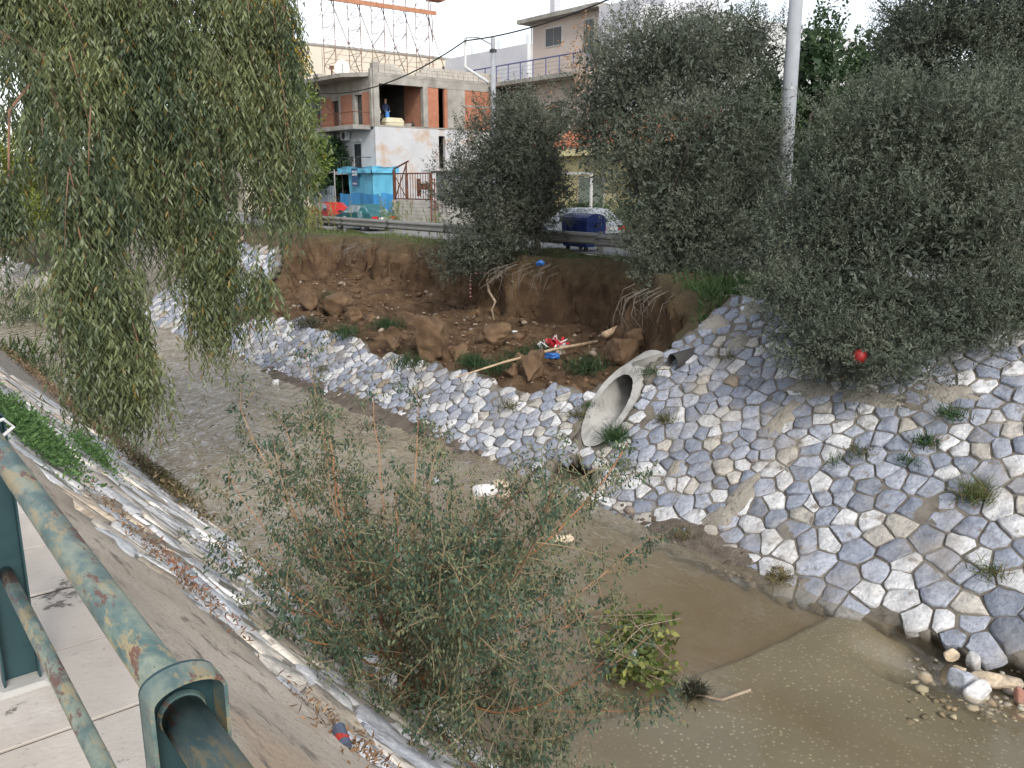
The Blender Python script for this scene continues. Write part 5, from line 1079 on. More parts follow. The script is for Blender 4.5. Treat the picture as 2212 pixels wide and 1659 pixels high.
# ------------------------------------------------------------------ eucalyptus hanging into the picture from the left
def eucalyptus():
    rng = np.random.RandomState(77)
    root = thing('eucalyptus_tree', (-1.4, 15.0, .65), 'large eucalyptus with long drooping leafy branches over the stream', 'tree')
    lobes_px = [(70, 40, 13, 130, 120), (250, 50, 13.5, 130, 110), (430, 40, 14, 140, 120), (560, 60, 14.5, 90, 120), (615, 60, 14.5, 28, 50), (630, 150, 14.5, 26, 60), (100, 210, 12.5, 130, 110), (280, 220, 13, 120, 80), (450, 210, 14, 120, 110), (570, 250, 14.5, 85, 110), (620, 340, 14.5, 62, 110),
                (150, 360, 12.3, 110, 100), (300, 350, 13.3, 60, 80), (440, 360, 14, 120, 110), (560, 430, 14.3, 90, 90), (10, 470, 12, 25, 70), (190, 480, 12.2, 95, 110), (430, 480, 14, 100, 110), (500, 560, 14, 90, 70), (210, 600, 12, 90, 110), (460, 620, 13.8, 75, 90), (560, 635, 13.6, 60, 45), (225, 730, 12, 95, 90), (455, 710, 13.8, 48, 55), (190, 130, 13, 110, 130), (300, -20, 13.5, 80, 110), (20, -40, 12.6, 80, 110), (140, -20, 13, 90, 100), (60, -40, 13, 110, 60), (240, -50, 13.4, 120, 60), (420, -50, 14, 120, 60), (560, -50, 14.5, 80, 60), (300, 60, 13.4, 60, 120), (310, 200, 13.6, 60, 90), (20, 120, 12.6, 60, 140), (300, 300, 13.5, 60, 70), (350, 120, 13.6, 90, 120), (330, 470, 14.5, 50, 70), (130, 540, 12, 60, 60), (255, 830, 11.8, 90, 75), (300, 890, 11.8, 50, 60), (160, 800, 12, 55, 60)]
    lobes = [(at_d(px, py, d), np.array([rx * d / FPX, rx * d / FPX * .9, ry * d / FPX])) for px, py, d, rx, ry in lobes_px]
    P, d_, rad = sample_lobes(rng, lobes, 9600, .5, -.44, 1.25, 77, [rx * ry * (1.55 if py > 430 else (.75 if py < 0 else 1)) for px, py, dd, rx, ry in lobes_px]); n = len(P)
    K = 16; ln = rng.uniform(.40, 1.05, n) * rng.choice([.7, 1, 1.25], n); t_ = np.tile(np.linspace(0, 1, K), n)
    sway = rng.randn(n, 3) * np.array([.24, .24, 0]) + d_ * np.array([.22, .22, 0])
    tt = t_[:, None]; B_ = np.repeat(P, K, 0) + np.repeat(sway, K, 0) * (tt - .45 * tt ** 2) + np.array([0, 0, -1.0]) * (np.repeat(ln, K) * (t_ * .55 + .45 * t_ ** 2))[:, None] + np.array([0, 0, .28])
    az = rng.uniform(0, 6.283, n * K); D = np.stack([np.cos(az) * .62, np.sin(az) * .62, -.75 - rng.uniform(0, .6, n * K)], 1)
    mix = np.repeat(np.clip(.5 + .55 * fbm(P, .9, 3, 5) + rng.randn(n) * .22, 0, 1), K)[:, None]
    col = (np.array([.055, .080, .045]) * (1 - mix) + np.array([.165, .19, .083]) * mix) * rng.uniform(.75, 1.25, (n * K, 1))
    yb = rng.uniform(0, 1, n * K) < .02; col[yb] = np.array([.22, .15, .04])
    leaf_obj('crown', leaf_arrays(B_, D, rng.randn(n * K, 3), rng.uniform(.09, .16, n * K), rng.uniform(.019, .030, n * K), col, 'sickle', .16), M['leaf_euc'], root)
    b = MB(); base = np.array([-1.4, 15.0, .4])
    b.tube([base, base + (0.1, 0, 2), base + (.5, -.2, 4.5), base + (.6, -.3, 7.5)], [.34, .29, .24, .18], 10)
    b.build('trunk', M['bark'], root, smooth_=True)
    b = MB()
    def br(pxs, r0, start=None):
        pts = ([start] if start is not None else []) + [at_d(*q_) for q_ in pxs]; b.tube(pts, list(np.linspace(r0, .012, len(pts))), 6)
    s0 = base + np.array([.5, -.2, 4.4])
    br([(-60, 40, 12.5), (90, 120, 12.5), (150, 330, 12.3), (190, 520, 12.1), (230, 720, 12.0), (290, 900, 11.8)], .07, s0); br([(0, -60, 13.5), (300, -20, 13.8), (410, 140, 14), (430, 350, 14), (450, 560, 13.9), (462, 720, 13.8)], .08, s0 + (0, 0, 1.5))
    br([(200, -80, 14), (480, -10, 14.5), (560, 120, 14.5), (600, 330, 14.4), (580, 470, 14.3)], .06, s0 + (0, 0, 2)); br([(450, 207, 14), (530, 210, 14.2), (600, 260, 14.4)], .03); br([(90, 150, 12.5), (20, 240, 12), (18, 480, 12)], .03); br([(60, 120, 13), (110, 230, 12.8), (140, 420, 12.4)], .06)
    for i in range(160):
        k = rng.randint(n); p_ = P[k]; b.tube([p_ + (0, 0, .5), p_ + sway[k] * .3, p_ + sway[k] * .6 + (0, 0, -.7)], [.010, .007, .004], 4, cap=False)
    b.build('branches', mat('eucalyptus_twig', [(.10, .06, .045), (.20, .12, .08), (.26, .13, .08)], 4, .8, .2), root)
eucalyptus()

# ------------------------------------------------------------------ foreground shrub on the near bank toe
def shrub():
    rng = np.random.RandomState(123); base = np.array([3.45, 5.85, -2.6])
    root = thing('shrub', base, 'large wilting shrub with orange stems growing beside the water in front', 'shrub')
    tb, arrs = MB(), []; LP, LD, LL, LW, LC = [], [], [], [], []
    def leafset(p, d, n, spread, L, colr):
        for _ in range(n):
            LP.append(p + rng.randn(3) * spread); q_ = d * .35 + rng.randn(3) * .38 + np.array([0, 0, -.85]); LD.append(q_); LL.append(L * rng.uniform(.6, 1.3)); LW.append(L * rng.uniform(.30, .46)); LC.append(colr * rng.uniform(.7, 1.3))
    G1, G2 = np.array([.078, .122, .078]), np.array([.20, .225, .125])
    def branch(p, d, L, r_, lev, colr, grow_up=.10):
        n = max(4, int(L / .16)); pts = [p]; ds = []
        for k in range(n): d = unit(d + rng.randn(3) * .10 + np.array([0, 0, grow_up])); p = p + d * L / n; pts.append(p); ds.append(d)
        tb.tube(pts, list(np.linspace(r_, max(.0025, r_ * .3), len(pts))), 5, colr, cap=False)
        for k in range(1, n + 1):
            f = k / n
            if lev == 2:
                if f > .18 and k < n:
                    for _ in range(1 + (rng.uniform() < .45)):
                        sd_ = unit(ds[k - 1] * .45 + rng.randn(3) * .75 + np.array([0, 0, .12])); branch(pts[k], sd_, L * rng.uniform(.12, .34) * (1.15 - f * .5), r_ * .36, 1, (.22, .17, .10), .06)
            elif lev == 1:
                if f > .15: leafset(pts[k], ds[k - 1], 5, .035, .046, G2 if rng.uniform() < .62 else G1)
                if f > .3 and rng.uniform() < .6: branch(pts[k], unit(ds[k - 1] * .5 + rng.randn(3) * .7), rng.uniform(.08, .2), .003, 0, (.24, .20, .12), .02)
            else: leafset(pts[k], ds[k - 1], 4, .03, .044, G2 if rng.uniform() < .6 else G1)
        if lev == 2: 
            for k in range(max(1, n - 3), n + 1): leafset(pts[k], ds[k - 1], 12, .045, .066, G1)
        if lev == 1 and rng.uniform() < .45: leafset(pts[-1], ds[-1], 12, .04, .058, G1)
    fork = base + np.array([.06, .12, .75]); tb.tube([base - (0, 0, .2), base + (.02, .05, .35), fork], [.05, .042, .034], 7, (.34, .19, .11)); trunk2 = fork + np.array([.08, .16, .7]); tb.tube([fork, trunk2], [.034, .026], 6, (.36, .17, .09))
    for i in range(56):
        az = 2 * math.pi * (i * .618 + rng.uniform(-.05, .05)) if i < 40 else R(-95) + rng.uniform(-.7, .6); el = R(rng.uniform(-8, 55)); st = base + (fork - base) * rng.uniform(.5, 1) if i % 2 else fork + (trunk2 - fork) * rng.uniform(0, 1)
        L = rng.uniform(1.3, 2.5) * (1.0 - .12 * math.sin(el)) * (1.25 if i >= 40 else 1);
        if i >= 40: el = R(rng.uniform(-12, 30))
        d = np.array([math.cos(az) * math.cos(el), math.sin(az) * math.cos(el), math.sin(el)])
        branch(st, d, L, rng.uniform(.011, .018), 2, (.36, .16, .075) if rng.uniform() < .3 else (.20, .13, .08), .07 if el < R(35) else .03)
    # the tall whips that stand out against the water
    for px, py, dd in ((520, 885, 8.4), (660, 770, 9.4), (805, 850, 9.2), (905, 860, 9.2), (700, 900, 9.0), (590, 960, 8.8), (490, 1030, 7.8), (470, 1180, 7.0), (1430, 1520, 6.6), (1300, 1300, 7.6), (620, 920, 8.8), (450, 1330, 6.3), (1240, 1090, 8.6), (1400, 1160, 8.2)):
        tip = at_d(px, py, dd); d = tip - fork; L = np.linalg.norm(d); n = 12; pts = [fork + d * t_ + np.array([0, 0, -.18 * L * 4 * t_ * (1 - t_) * .5]) + rng.randn(3) * .015 for t_ in np.linspace(0, 1, n)]
        tb.tube(pts, list(np.linspace(.014, .003, n)), 5, (.36, .19, .10), cap=False)
        for k in range(4, n):
            for _ in range(1 + k % 2): branch(pts[k], unit(d / L * .5 + rng.randn(3) * .6), rng.uniform(.15, .38), .004, 1, (.26, .16, .09), .05)
        for k in (n - 2, n - 1): leafset(pts[k], d / L, 24, .05, .07, G1)
    tb.build('branches', mat('orange_stem', [(.8, .8, .8), (1.15, 1.15, 1.15)], 8, .7, .1, use_attr=True), root, attr=True)
    a = lambda x: np.array(x)
    leaf_obj('leaves', leaf_arrays(a(LP), a(LD), rng.randn(len(LP), 3), a(LL), a(LW), np.clip(a(LC), .01, 1)), M['leaf_shrub'], root); print('shrub leaves', len(LP))
shrub()
# ------------------------------------------------------------------ concrete culvert pipe and small pipe in the wall
pyc, pzc, RO, RI = PIPE_C[1], PIPE_C[2], .49, .355
t = thing('culvert_pipe', (PIPE_C[0], pyc, pzc), 'big concrete drain pipe cut flush with the sloping stone wall', 'pipe')
PAX = unit(np.array([math.cos(R(18)), math.sin(R(18)), math.tan(R(7))])); PE = unit(np.cross((0, 0, 1.0), PAX)); PN1 = np.cross(PAX, PE); WN = np.array([-SL, 0, 1.0]); P00 = np.array([TOE - .06, 0, WZ])
b = MB(); n = 48; V = []
for r_, deep in ((RO, 4.0), (RO, 0), (RI, 0), (RI, 4.0)):
    for k in range(n):
        a = 2 * math.pi * k / n; p = PIPE_C + r_ * (math.cos(a) * PE + math.sin(a) * PN1)
        lam = 2.0 if deep else -((p - P00) @ WN) / (PAX @ WN); V.append(p + PAX * lam + (np.array([-.012 * noise1(k * .9, 77), 0, .012 * noise1(k * .7, 78)]) if not deep else 0))
F = [(j * n + k, j * n + (k + 1) % n, (j + 1) * n + (k + 1) % n, (j + 1) * n + k) for j in range(3) for k in range(n)]
b.add(V, F); b.build('barrel', M['concrete'], t, smooth_=False)
part('depth_shade_cap', M['dark'], t, lambda b: b.tube([PIPE_C + PAX * 1.9, PIPE_C + PAX * 2.0], RI + .02, 24))  # dark cap: the unlit depth of the pipe painted as a disc
b = MB(); c0 = PIPE_C + PAX * 1.0 + (0, 0, RO); c1 = on_wall(1465, 775) + (.25, 0, .0)
b.tube([c0 + (-.05, 0, -.10), (c0 + c1) / 2 + (.1, 0, .0), c1 + (.1, -.05, -.05)], [.13, .15, .16], 9); b.build('collar', M['raw_conc'], t, smooth_=True)
sp = on_wall(1478, 778); t = thing('drain_pipe', (sp[0], sp[1], sp[2]), 'small rusty pipe stub sticking out above the concrete culvert', 'pipe')
ax = unit(np.array([-1.0, .25, -.06])); c0 = sp + np.array([.35, 0, .05]); c1 = sp + ax * .28
b = MB(); e1 = unit(np.cross(ax, (0, 0, 1))); e2 = np.cross(e1, ax); V = []
for c_, r_ in ((c0, .17), (c1, .17), (c1, .15), (c0, .15)): V += [c_ + r_ * (math.cos(a) * e1 + math.sin(a) * e2) for a in np.linspace(0, 2 * math.pi, 21)[:-1]]
b.add(V, [(j * 20 + k, j * 20 + (k + 1) % 20, (j + 1) * 20 + (k + 1) % 20, (j + 1) * 20 + k) for j in range(3) for k in range(20)]); b.build('tube', M['iron_dark'], t); part('inner_end', M['dark'], t, lambda b: b.tube([c0, c0 + ax * .05], .152, 16))

# ------------------------------------------------------------------ basin: clods, rubble, sticks, litter
def bank_z(x, y): return float(bank_height(np.array([x]), np.array([y]))[0][0])
clods = [(930, 725, 100, 95, 'largest pointed clod of brown earth lying in the washout'), (1065, 722, 85, 45, 'long low earth clod under the bent white root'), (985, 745, 50, 45, 'earth clod leaning between the pointed clod and the long one'), (735, 655, 75, 55, 'big reddish earth clod at the left end of the washout'), (672, 650, 45, 40, 'small reddish earth clod left of the big left one'), (765, 675, 55, 35, 'rounded earth clod fallen in front of the big left one'), (1155, 795, 55, 58, 'upright yellowish earth clod beside the blue plastic bag'), (1340, 755, 65, 60, 'angular sandy earth clod above the concrete pipe'), (1430, 745, 52, 50, 'dark earth clod in the shade right of the sandy one'), (1375, 790, 40, 32, 'small earth clod wedged beneath the angular sandy one'), (850, 735, 40, 32, 'earth clod by the grass left of the pointed clod'), (1110, 800, 30, 26, 'small clod left of the upright yellowish one'), (1240, 835, 40, 26, 'muddy boulder resting on the broken wall by the pipe'), (1262, 852, 24, 20, 'tan stone block beside the muddy boulder at the pipe'), (800, 690, 22, 18, 'fist-like clod beside the rounded left clod'), (945, 790, 60, 25, 'flat earth slab at the foot of the pointed clod')]
for i, (px, py, rx, rz, lb_) in enumerate(clods):
    p = at_z(px, py + rz * .42, -1.9); d = np.linalg.norm(p - EYE); s_ = d / FPX
    while bank_z(p[0], p[1]) > -1.45 and p[0] > 12.2: p[0] -= .15; p[1] += .05
    z = bank_z(p[0], p[1])
    rock('earth_clod', M['clod'], (p[0], p[1], z + rz * s_ * .40), (rx * s_ * .62, rx * s_ * .62, rz * s_ * .70), 200 + i, lb_, 'clod' if 'stone' not in lb_ and 'boulder' not in lb_ else 'rock', 'fallen earth clods in the washout', sub=4, amp=.55, cut=16)
def scatter_rocks(name, label, cat, pts, sizes, m, seed, cols, org, squash=.7):
    rng = np.random.RandomState(seed); vs_, fs_, cs_, n = [], [], [], 0
    base = [rock_arrays((0, 0, 0), (1, 1, squash), seed * 10 + k, 1, .3, 5) for k in range(8)]
    for p, s_ in zip(pts, sizes):
        V, F = base[rng.randint(8)]; a = rng.uniform(0, 6.28); Rm = np.array([[math.cos(a), -math.sin(a), 0], [math.sin(a), math.cos(a), 0], [0, 0, 1]])
        vs_.append((V * s_ * rng.uniform(.7, 1.3, 3)) @ Rm.T + p); fs_.append(F + n); n += len(V); cs_.append(np.tile(np.array(cols[rng.randint(len(cols))]) * rng.uniform(.75, 1.2), (len(V), 1)))
    me = raw_mesh(name, np.vstack(vs_) - np.array(org), None, np.vstack(fs_), col=np.vstack(cs_)); ob = link_mesh(name, me, m, None, org); tag(ob, label, cat, kind='stuff'); return ob
M['rubble'] = mat('rubble_stone', [(.8, .8, .8), (1.15, 1.15, 1.15)], 6, .92, .5, 25, use_attr=True)
rng = np.random.RandomState(3)
P = []; 
while len(P) < 2100:
    x, y_ = rng.uniform(11.6, 19), rng.uniform(12, 34.5)
    if poly_sd(np.array([[x, y_]]), CLIFF)[0] > .5: P.append((x, y_))
P = np.array(P); h = bank_height(P[:, 0], P[:, 1])[0]
scatter_rocks('rubble', 'scattered clods and pebbles over the floor of the washout', 'rubble', np.column_stack([P, h + .02]), rng.gamma(.9, .035, len(P)) + .015, M['rubble'], 4, [(.13, .08, .048), (.16, .10, .06), (.11, .066, .04), (.15, .09, .055), (.27, .22, .17)], (15, 20, -2))
P = np.array([(TOE + w_ * CA + rng.normal(0, .03), y_, WZ + w_ * SA) for y_, w_ in zip(rng.uniform(11.5, 24, 900), rng.normal(-.12, .16, 900))]); P = np.vstack([P, [(TOE + w_ * CA, y_, WZ + w_ * SA) for y_, w_ in zip(rng.uniform(6.3, 9.8, 420), rng.normal(-.12, .14, 420))]])
P[:, 2] = np.maximum(P[:, 2], WZ - .06)
scatter_rocks('gravel_bar', 'dark muddy gravel washed up along the foot of the far wall', 'gravel', P, rng.gamma(2, .016, len(P)) + .018, M['rubble'], 5, [(.13, .105, .085), (.18, .15, .125), (.10, .08, .06)], (10, 14, -3))
def mound(name, label, y0, y1, wid, seed):
    ys_ = np.arange(y0, y1, .1); V = []
    for y_ in ys_:
        e = math.sin(math.pi * (y_ - y0) / (y1 - y0)) ** .5; k = wid * e * (1 + .4 * noise1(y_ * 1.4, seed))
        for j, u in enumerate(np.linspace(0, 1, 7)): V.append((TOE + .32 - (.32 + k) * u, y_, WZ + .20 * (1 - u) ** 1.2 * (e + .1) + .02 * noise1(y_ * 6 + j * 9, seed) - .05 * u))
    V = np.array(V); n_ = len(ys_); J_ = np.arange(len(V)).reshape(n_, 7); F_ = np.stack([J_[:-1, :-1].ravel(), J_[:-1, 1:].ravel(), J_[1:, 1:].ravel(), J_[1:, :-1].ravel()], 1)
    o = V.mean(0); tag(link_mesh(name, raw_mesh(name, V - o, F_, smooth_=True), M['silt'], None, o), label, 'sediment', kind='stuff')
M['silt'] = mat('dark_silt', [(.085, .068, .052), (.13, .105, .082), (.18, .15, .12)], 5, .95, .9, 30, bdist=.05)
mound('silt_bank', 'long dark silt bank along the foot of the broken wall', 11.9, 25, .42, 3); mound('silt_bank', 'short dark silt bank at the foot of the intact wall', 6.1, 9.4, .40, 4)
# stones in the stream and under the undercut wall
def wrock(px, py, rx, rz, label, c, seed, z=WZ - .05, cut=7):
    p = at_z(px, py, z); s_ = np.linalg.norm(p - EYE) / FPX
    rock('river_stone', M['stone'], (p[0], p[1], z + rz * s_ * .3), (rx * s_, rx * s_ * .62, rz * s_), seed, label, 'rock', 'loose stones in the stream', col=c, cut=cut)
Wt, Gy, Tn = np.array([.55, .54, .52]), np.array([.38, .40, .44]), np.array([.42, .34, .24])
for i, a in enumerate([(2080, 1478, 28, 26, 'grey angular stone at the water edge under the undercut', Gy), (2112, 1500, 34, 22, 'white stone with rusty streak at the water edge', Wt), (2150, 1470, 42, 14, 'long pale stone lying deep in the undercut', Tn * 1.2), (2055, 1420, 16, 14, 'small cream pebble at the mouth of the undercut', Tn * 1.2), (2100, 1435, 15, 20, 'upright pale stone inside the undercut', Wt * .8), (2075, 1450, 16, 11, 'cream rounded stone between the undercut stones', Tn * 1.1), (2205, 1510, 18, 22, 'reddish stone at the right picture edge', np.array([.4, .2, .15])), (1213, 1172, 28, 17, 'cream boulder alone in the stream right of the shrub', Tn * 1.35), (1045, 1068, 40, 18, 'white stone heap piece in midstream above the shrub', Wt * 1.15), (1085, 1052, 28, 12, 'flat pale stone beside the white midstream stone', Tn * 1.2), (1095, 1072, 26, 14, 'brown rounded stone right of the white midstream stone', Tn * .8), (915, 1030, 16, 8, 'small white stone breaking the water left of midstream', Wt), (940, 1045, 22, 8, 'grey low stone in the shallow left of midstream', Gy), (1020, 1165, 34, 26, 'dark wet rock half hidden behind the shrub', np.array([.08, .08, .07])), (1060, 1120, 30, 12, 'dark flat rock in the water behind the shrub', np.array([.12, .11, .10])), (1250, 1075, 22, 14, 'grey stone fallen out of the hole under the pipe', Gy * .8), (1225, 1062, 24, 14, 'mossy grey stone in the mouth of the wall hole', Gy * .6), (1190, 1075, 16, 14, 'tan stone at the left lip of the wall hole', Tn), (1275, 1095, 18, 12, 'pinkish stone below the right lip of the wall hole', Tn * .9), (597, 832, 11, 11, 'white foam lump stranded at the far water edge', Wt * 1.4)]):
    wrock(*a, 300 + i)
P = np.array([at_z(rng.uniform(1180, 1290), rng.uniform(1040, 1100), WZ - .04) for _ in range(60)] + [at_z(rng.uniform(1960, 2212), rng.uniform(1420, 1560), WZ - .08) for _ in range(110)] + [at_z(rng.normal(960, 60), rng.normal(1050, 20), WZ - .06) for _ in range(60)])
scatter_rocks('pebbles', 'small wet stones lying in the shallow water', 'pebbles', P, rng.gamma(2, .014, len(P)) + .015, M['rubble'], 6, [(.32, .27, .2), (.4, .37, .3), (.22, .19, .15)], (9, 6, -3), .4)
P = np.array([(10.6 + rng.uniform(-.3, .9), 10.95 + rng.uniform(-.6, .6), 0) for _ in range(46)]); P[:, 2] = bank_height(P[:, 0], P[:, 1])[0] + .05
scatter_rocks('hole_rubble', 'dark broken stones inside the hole under the pipe', 'rubble', P, rng.gamma(3, .03, len(P)) + .03, M['rubble'], 7, [(.12, .10, .08), (.17, .15, .13), (.09, .06, .04)], (10.6, 10.9, -3))
# white pebble bar, rock wedge and reed island upstream
P = np.array([at_z(rng.uniform(0, 200), rng.uniform(562, 592), WZ + .05) for _ in range(260)]); scatter_rocks('pebble_bar', 'white pebble bar on the far left bend of the stream', 'gravel', P, rng.gamma(2.5, .06, len(P)) + .08, M['rubble'], 8, [(.5, .5, .5), (.4, .38, .36), (.25, .23, .2)], (12, 66, -3))
p = at_z(150, 620, WZ); b = MB(); b.prism([p + (-2.2, 1, -.3), p + (1.5, -1.5, -.3), p + (1.6, -1.3, 2.4), p + (.6, -.6, 2.3)], (1.6, 2.2, 0)); tag(b.build('concrete_slab', M['raw_conc']), 'tilted dark slab of broken wall standing in the far stream', 'slab')
def tuft(px, py, surf, n, L, W, c1, c2, seed, label, name='grass_tuft', cat='grass', spread=.07, up=(0, 0, 1), droop=.5, p=None, group=None, kind='blade'):
    rng = np.random.RandomState(seed); p = np.array(p if p is not None else surf(px, py), float)
    B_ = p + rng.randn(n, 3) * spread * np.array([1, 1, .3]); D = np.array(up) + rng.randn(n, 3) * droop
    mx = rng.uniform(0, 1, (n, 1)); col = (np.array(c1) * (1 - mx) + np.array(c2) * mx) * rng.uniform(.7, 1.3, (n, 1))
    ob = leaf_obj(name, leaf_arrays(B_, D, rng.randn(n, 3), L * rng.uniform(.5, 1.2, n), np.full(n, W), col, kind, .35 if kind == 'blade' else .1), M['grass'], None, p); tag(ob, label, cat, group); return ob
GD, GL, GY_ = (.018, .045, .015), (.05, .11, .03), (.22, .18, .08)
UW = (-.35, 0, .6)
for i, (px, py, n, L, c1, c2, lb_) in enumerate([(1335, 950, 320, .38, GD, GL, 'thick dark grass tuft right below the culvert mouth'), (1405, 806, 90, .22, GD, GL, 'small grass tuft at the top of the culvert mouth'), (1252, 900, 140, .28, GD, GY_, 'dry green tuft left of the culvert mouth'), (1440, 910, 160, .25, GD, GY_, 'wispy tuft right of the culvert at mid height'), (1355, 1010, 110, .25, GL, GY_, 'yellowing tuft under the dark grass below the culvert'), (1480, 1165, 120, .26, GD, GY_, 'brown tuft above the short silt bank'), (2000, 960, 150, .25, GD, GL, 'green tuft on the right wall under the olive branches'), (2110, 1075, 260, .38, GY_, GL, 'large straw coloured tuft on the right part of the wall'), (2060, 900, 170, .24, GL, GD, 'leafy green tuft in the wall near the right edge'), (1860, 980, 110, .22, GY_, GD, 'thin tuft in the middle of the right wall'), (1815, 1000, 60, .2, GD, GL, 'small green sprig left of the thin tuft on the wall'), (2140, 1240, 110, .24, GY_, GL, 'low straw tuft near the bottom right of the wall'), (1690, 1250, 170, .22, GY_, (.10, .08, .03), 'dry brown fringe on the wall foot left of the undercut'), (700, 800, 90, .28, GY_, GD, 'dry tuft on the broken wall at left'), (1110, 880, 90, .26, GY_, GD, 'straw tuft in the broken wall left of the culvert'), (1275, 880, 60, .2, GD, GL, 'little tuft by the left rim of the culvert'), (1570, 775, 70, .2, GD, GY_, 'tuft beside the small rusty pipe'), (1965, 1000, 80, .2, GD, GL, 'dark moss tuft below the leafy wall tuft')]):
    tuft(px, py, on_wall, n, L, .012, c1, c2, 500 + i, lb_, up=UW, droop=.42, spread=.10, group='grass tufts on the stone wall')
def floorp(px, py): return at_z(px, py, -1.82)
for i, (px, py, n, sp_, lb_) in enumerate([(1265, 790, 420, .26, 'dense clump of long dark grass behind the culvert'), (1170, 755, 240, .18, 'grass clump beside the red and white tape heap'), (1120, 765, 200, .2, 'grass clump left of the tape heap'), (1070, 790, 260, .24, 'low grass strip along the long pole'), (835, 700, 420, .24, 'wide grass clump behind the pointed clod'), (745, 715, 300, .24, 'flattened grass near the left broken wall top'), (880, 780, 220, .24, 'grass by the broken wall top below the pointed clod'), (715, 640, 160, .2, 'leafy weeds growing on the left clods'), (1020, 780, 300, .15, 'grass at the left tip of the long pole')]):
    tuft(px, py + 8, floorp, n, .32, .016, GD, (.045, .085, .03), 540 + i, lb_, spread=sp_, droop=.45, group='grass clumps in the washout')
tuft(665, 700, on_wall, 260, .24, .03, (.03, .05, .03), (.10, .08, .05), 560, 'dark bush growing on top of the broken wall at left', name='small_bush', cat='bush', spread=.22, droop=.8)
# pole, log, roots, tape, plastic
def stick(name, pts, r_, label, cat, m='wood', seg=7):
    b = MB(); b.tube(pts, r_, seg); tag(b.build(name, M[m], smooth_=True), label, cat)
a, c_ = at_z(985, 815, -1.62), at_z(1290, 738, -1.55); stick('wooden_pole', [a, a * .7 + c_ * .3 + (0, 0, .07), a * .35 + c_ * .65 + (0, 0, .08), c_], [.012, .028, .036, .045], 'long thin bare pole lying across the washout', 'pole')
a, c_ = at_z(1305, 724, -1.6), at_z(1375, 697, -1.6); stick('broken_log', [a, (a + c_) / 2 + (0, 0, .05), c_ + (0, 0, .12)], [.10, .09, .03], 'short splintered orange log at the foot of the earth cliff', 'log')
rx = 18.3
t = thing('exposed_roots', at_x(1080, 600, rx), 'pale bent tree roots hanging from the cliff under the smallest olive', 'roots')
part('root', M['root'], t, lambda b: b.tube([at_x(1100, 575, 18.9), at_x(1075, 598, rx - .1), at_x(1052, 606, rx - .3), at_x(1056, 630, rx - .4), at_x(1070, 652, rx - .45), at_x(1063, 668, rx - .5), at_x(1067, 695, rx - .55)], [.07, .06, .055, .05, .045, .04, .03], 7), smooth_=True)
part('root', M['root'], t, lambda b: b.tube([at_x(1095, 580, 18.9), at_x(1060, 608, rx - .3), at_x(1040, 622, rx - .4)], [.05, .045, .03], 6), smooth_=True)
rng = np.random.RandomState(17)
for (x0, x1, yy, nn, lb_) in ((1060, 1200, 585, 26, 'fine dark roots dangling over the cliff below the smallest olive'), (1350, 1500, 640, 30, 'tangle of roots hanging under the broad middle olive'), (720, 800, 533, 34, 'dry stems hanging over the cliff edge left of the reeds'), (900, 970, 540, 26, 'dry stems hanging over the cliff edge below the thin reeds')):
    b = MB()
    for i in range(nn):
        px = rng.uniform(x0, x1); p = at_z(px, yy + rng.uniform(-8, 8), -.2); p = np.array([p[0] - .15, p[1], -.05 - rng.uniform(0, .3)]); L = rng.uniform(.3, .95)
        b.tube([p + (.4, 0, .1), p, p + (-.16 + rng.normal(0, .08), rng.normal(0, .12), -L * .5), p + (-.1 + rng.normal(0, .1), rng.normal(0, .2), -L)], [.012, .01, .008, .004], 4, cap=False)
    tag(b.build('hanging_roots', M['bark']), lb_, 'roots')
b = MB(); p = at_x(1016, 592, 18.4); n = 26; V = []; 
for i in range(n + 1):
    z = p[2] - .95 * i / n; a = i * .8; V += [(p[0] + .045 * math.cos(a), p[1] + .045 * math.sin(a), z), (p[0] - .045 * math.cos(a), p[1] - .045 * math.sin(a), z)]
for i in range(n):
    b.add([V[2 * i], V[2 * i + 1], V[2 * i + 3], V[2 * i + 2]], [(0, 1, 2, 3)], (.50, .03, .03) if i % 2 else (.7, .68, .66))
q = p + np.array([.3, -.7, .05]); 
for i in range(8): f0, f1 = i / 8, (i + 1) / 8; A_, B2 = p + (q - p) * f0, p + (q - p) * f1; b.add([A_ + (0, 0, .05), A_, B2, B2 + (0, 0, .05)], [(0, 1, 2, 3)], (.50, .03, .03) if i % 2 else (.7, .68, .66))
M['attr'] = mat('printed_plastic', [(.92, .92, .92), (1, 1, 1)], 5, .5, 0, use_attr=True)
tag(b.build('barrier_tape', M['attr'], attr=True), 'twisted red and white barrier tape hanging down the earth cliff', 'tape')
rng = np.random.RandomState(5); b = MB(); p = at_z(1197, 742, -1.6)
for i in range(46):
    o_ = p + rng.randn(3) * (.13, .13, .05); d = unit(rng.randn(3)) * .12; e = unit(rng.randn(3)) * .05; b.add([o_ - d - e, o_ + d - e, o_ + d + e, o_ - d + e], [(0, 1, 2, 3)], (.50, .03, .05) if i % 2 else (.7, .68, .66))
tag(b.build('barrier_tape', M['attr'], attr=True), 'crumpled heap of red and white barrier tape on the washout floor', 'tape')
for px, py, z, s_, lb_ in ((1190, 775, -1.7, .22, 'crumpled blue plastic bag on the washout floor'), (1167, 572, -.05, .2, 'blue plastic bag caught at the cliff top by the small olive'), (603, 508, .05, .12, 'small pale blue can on the grassy cliff top at left')):
    p = at_z(px, py, z); rock('plastic_bag', flat('bag_blue', (.05, .17, .50), .4), p + (0, 0, s_ * .3), (s_, s_ * .7, s_ * .5), int(px), lb_, 'bag' if 'bag' in lb_ else 'can', sub=3, amp=.7, cut=8)
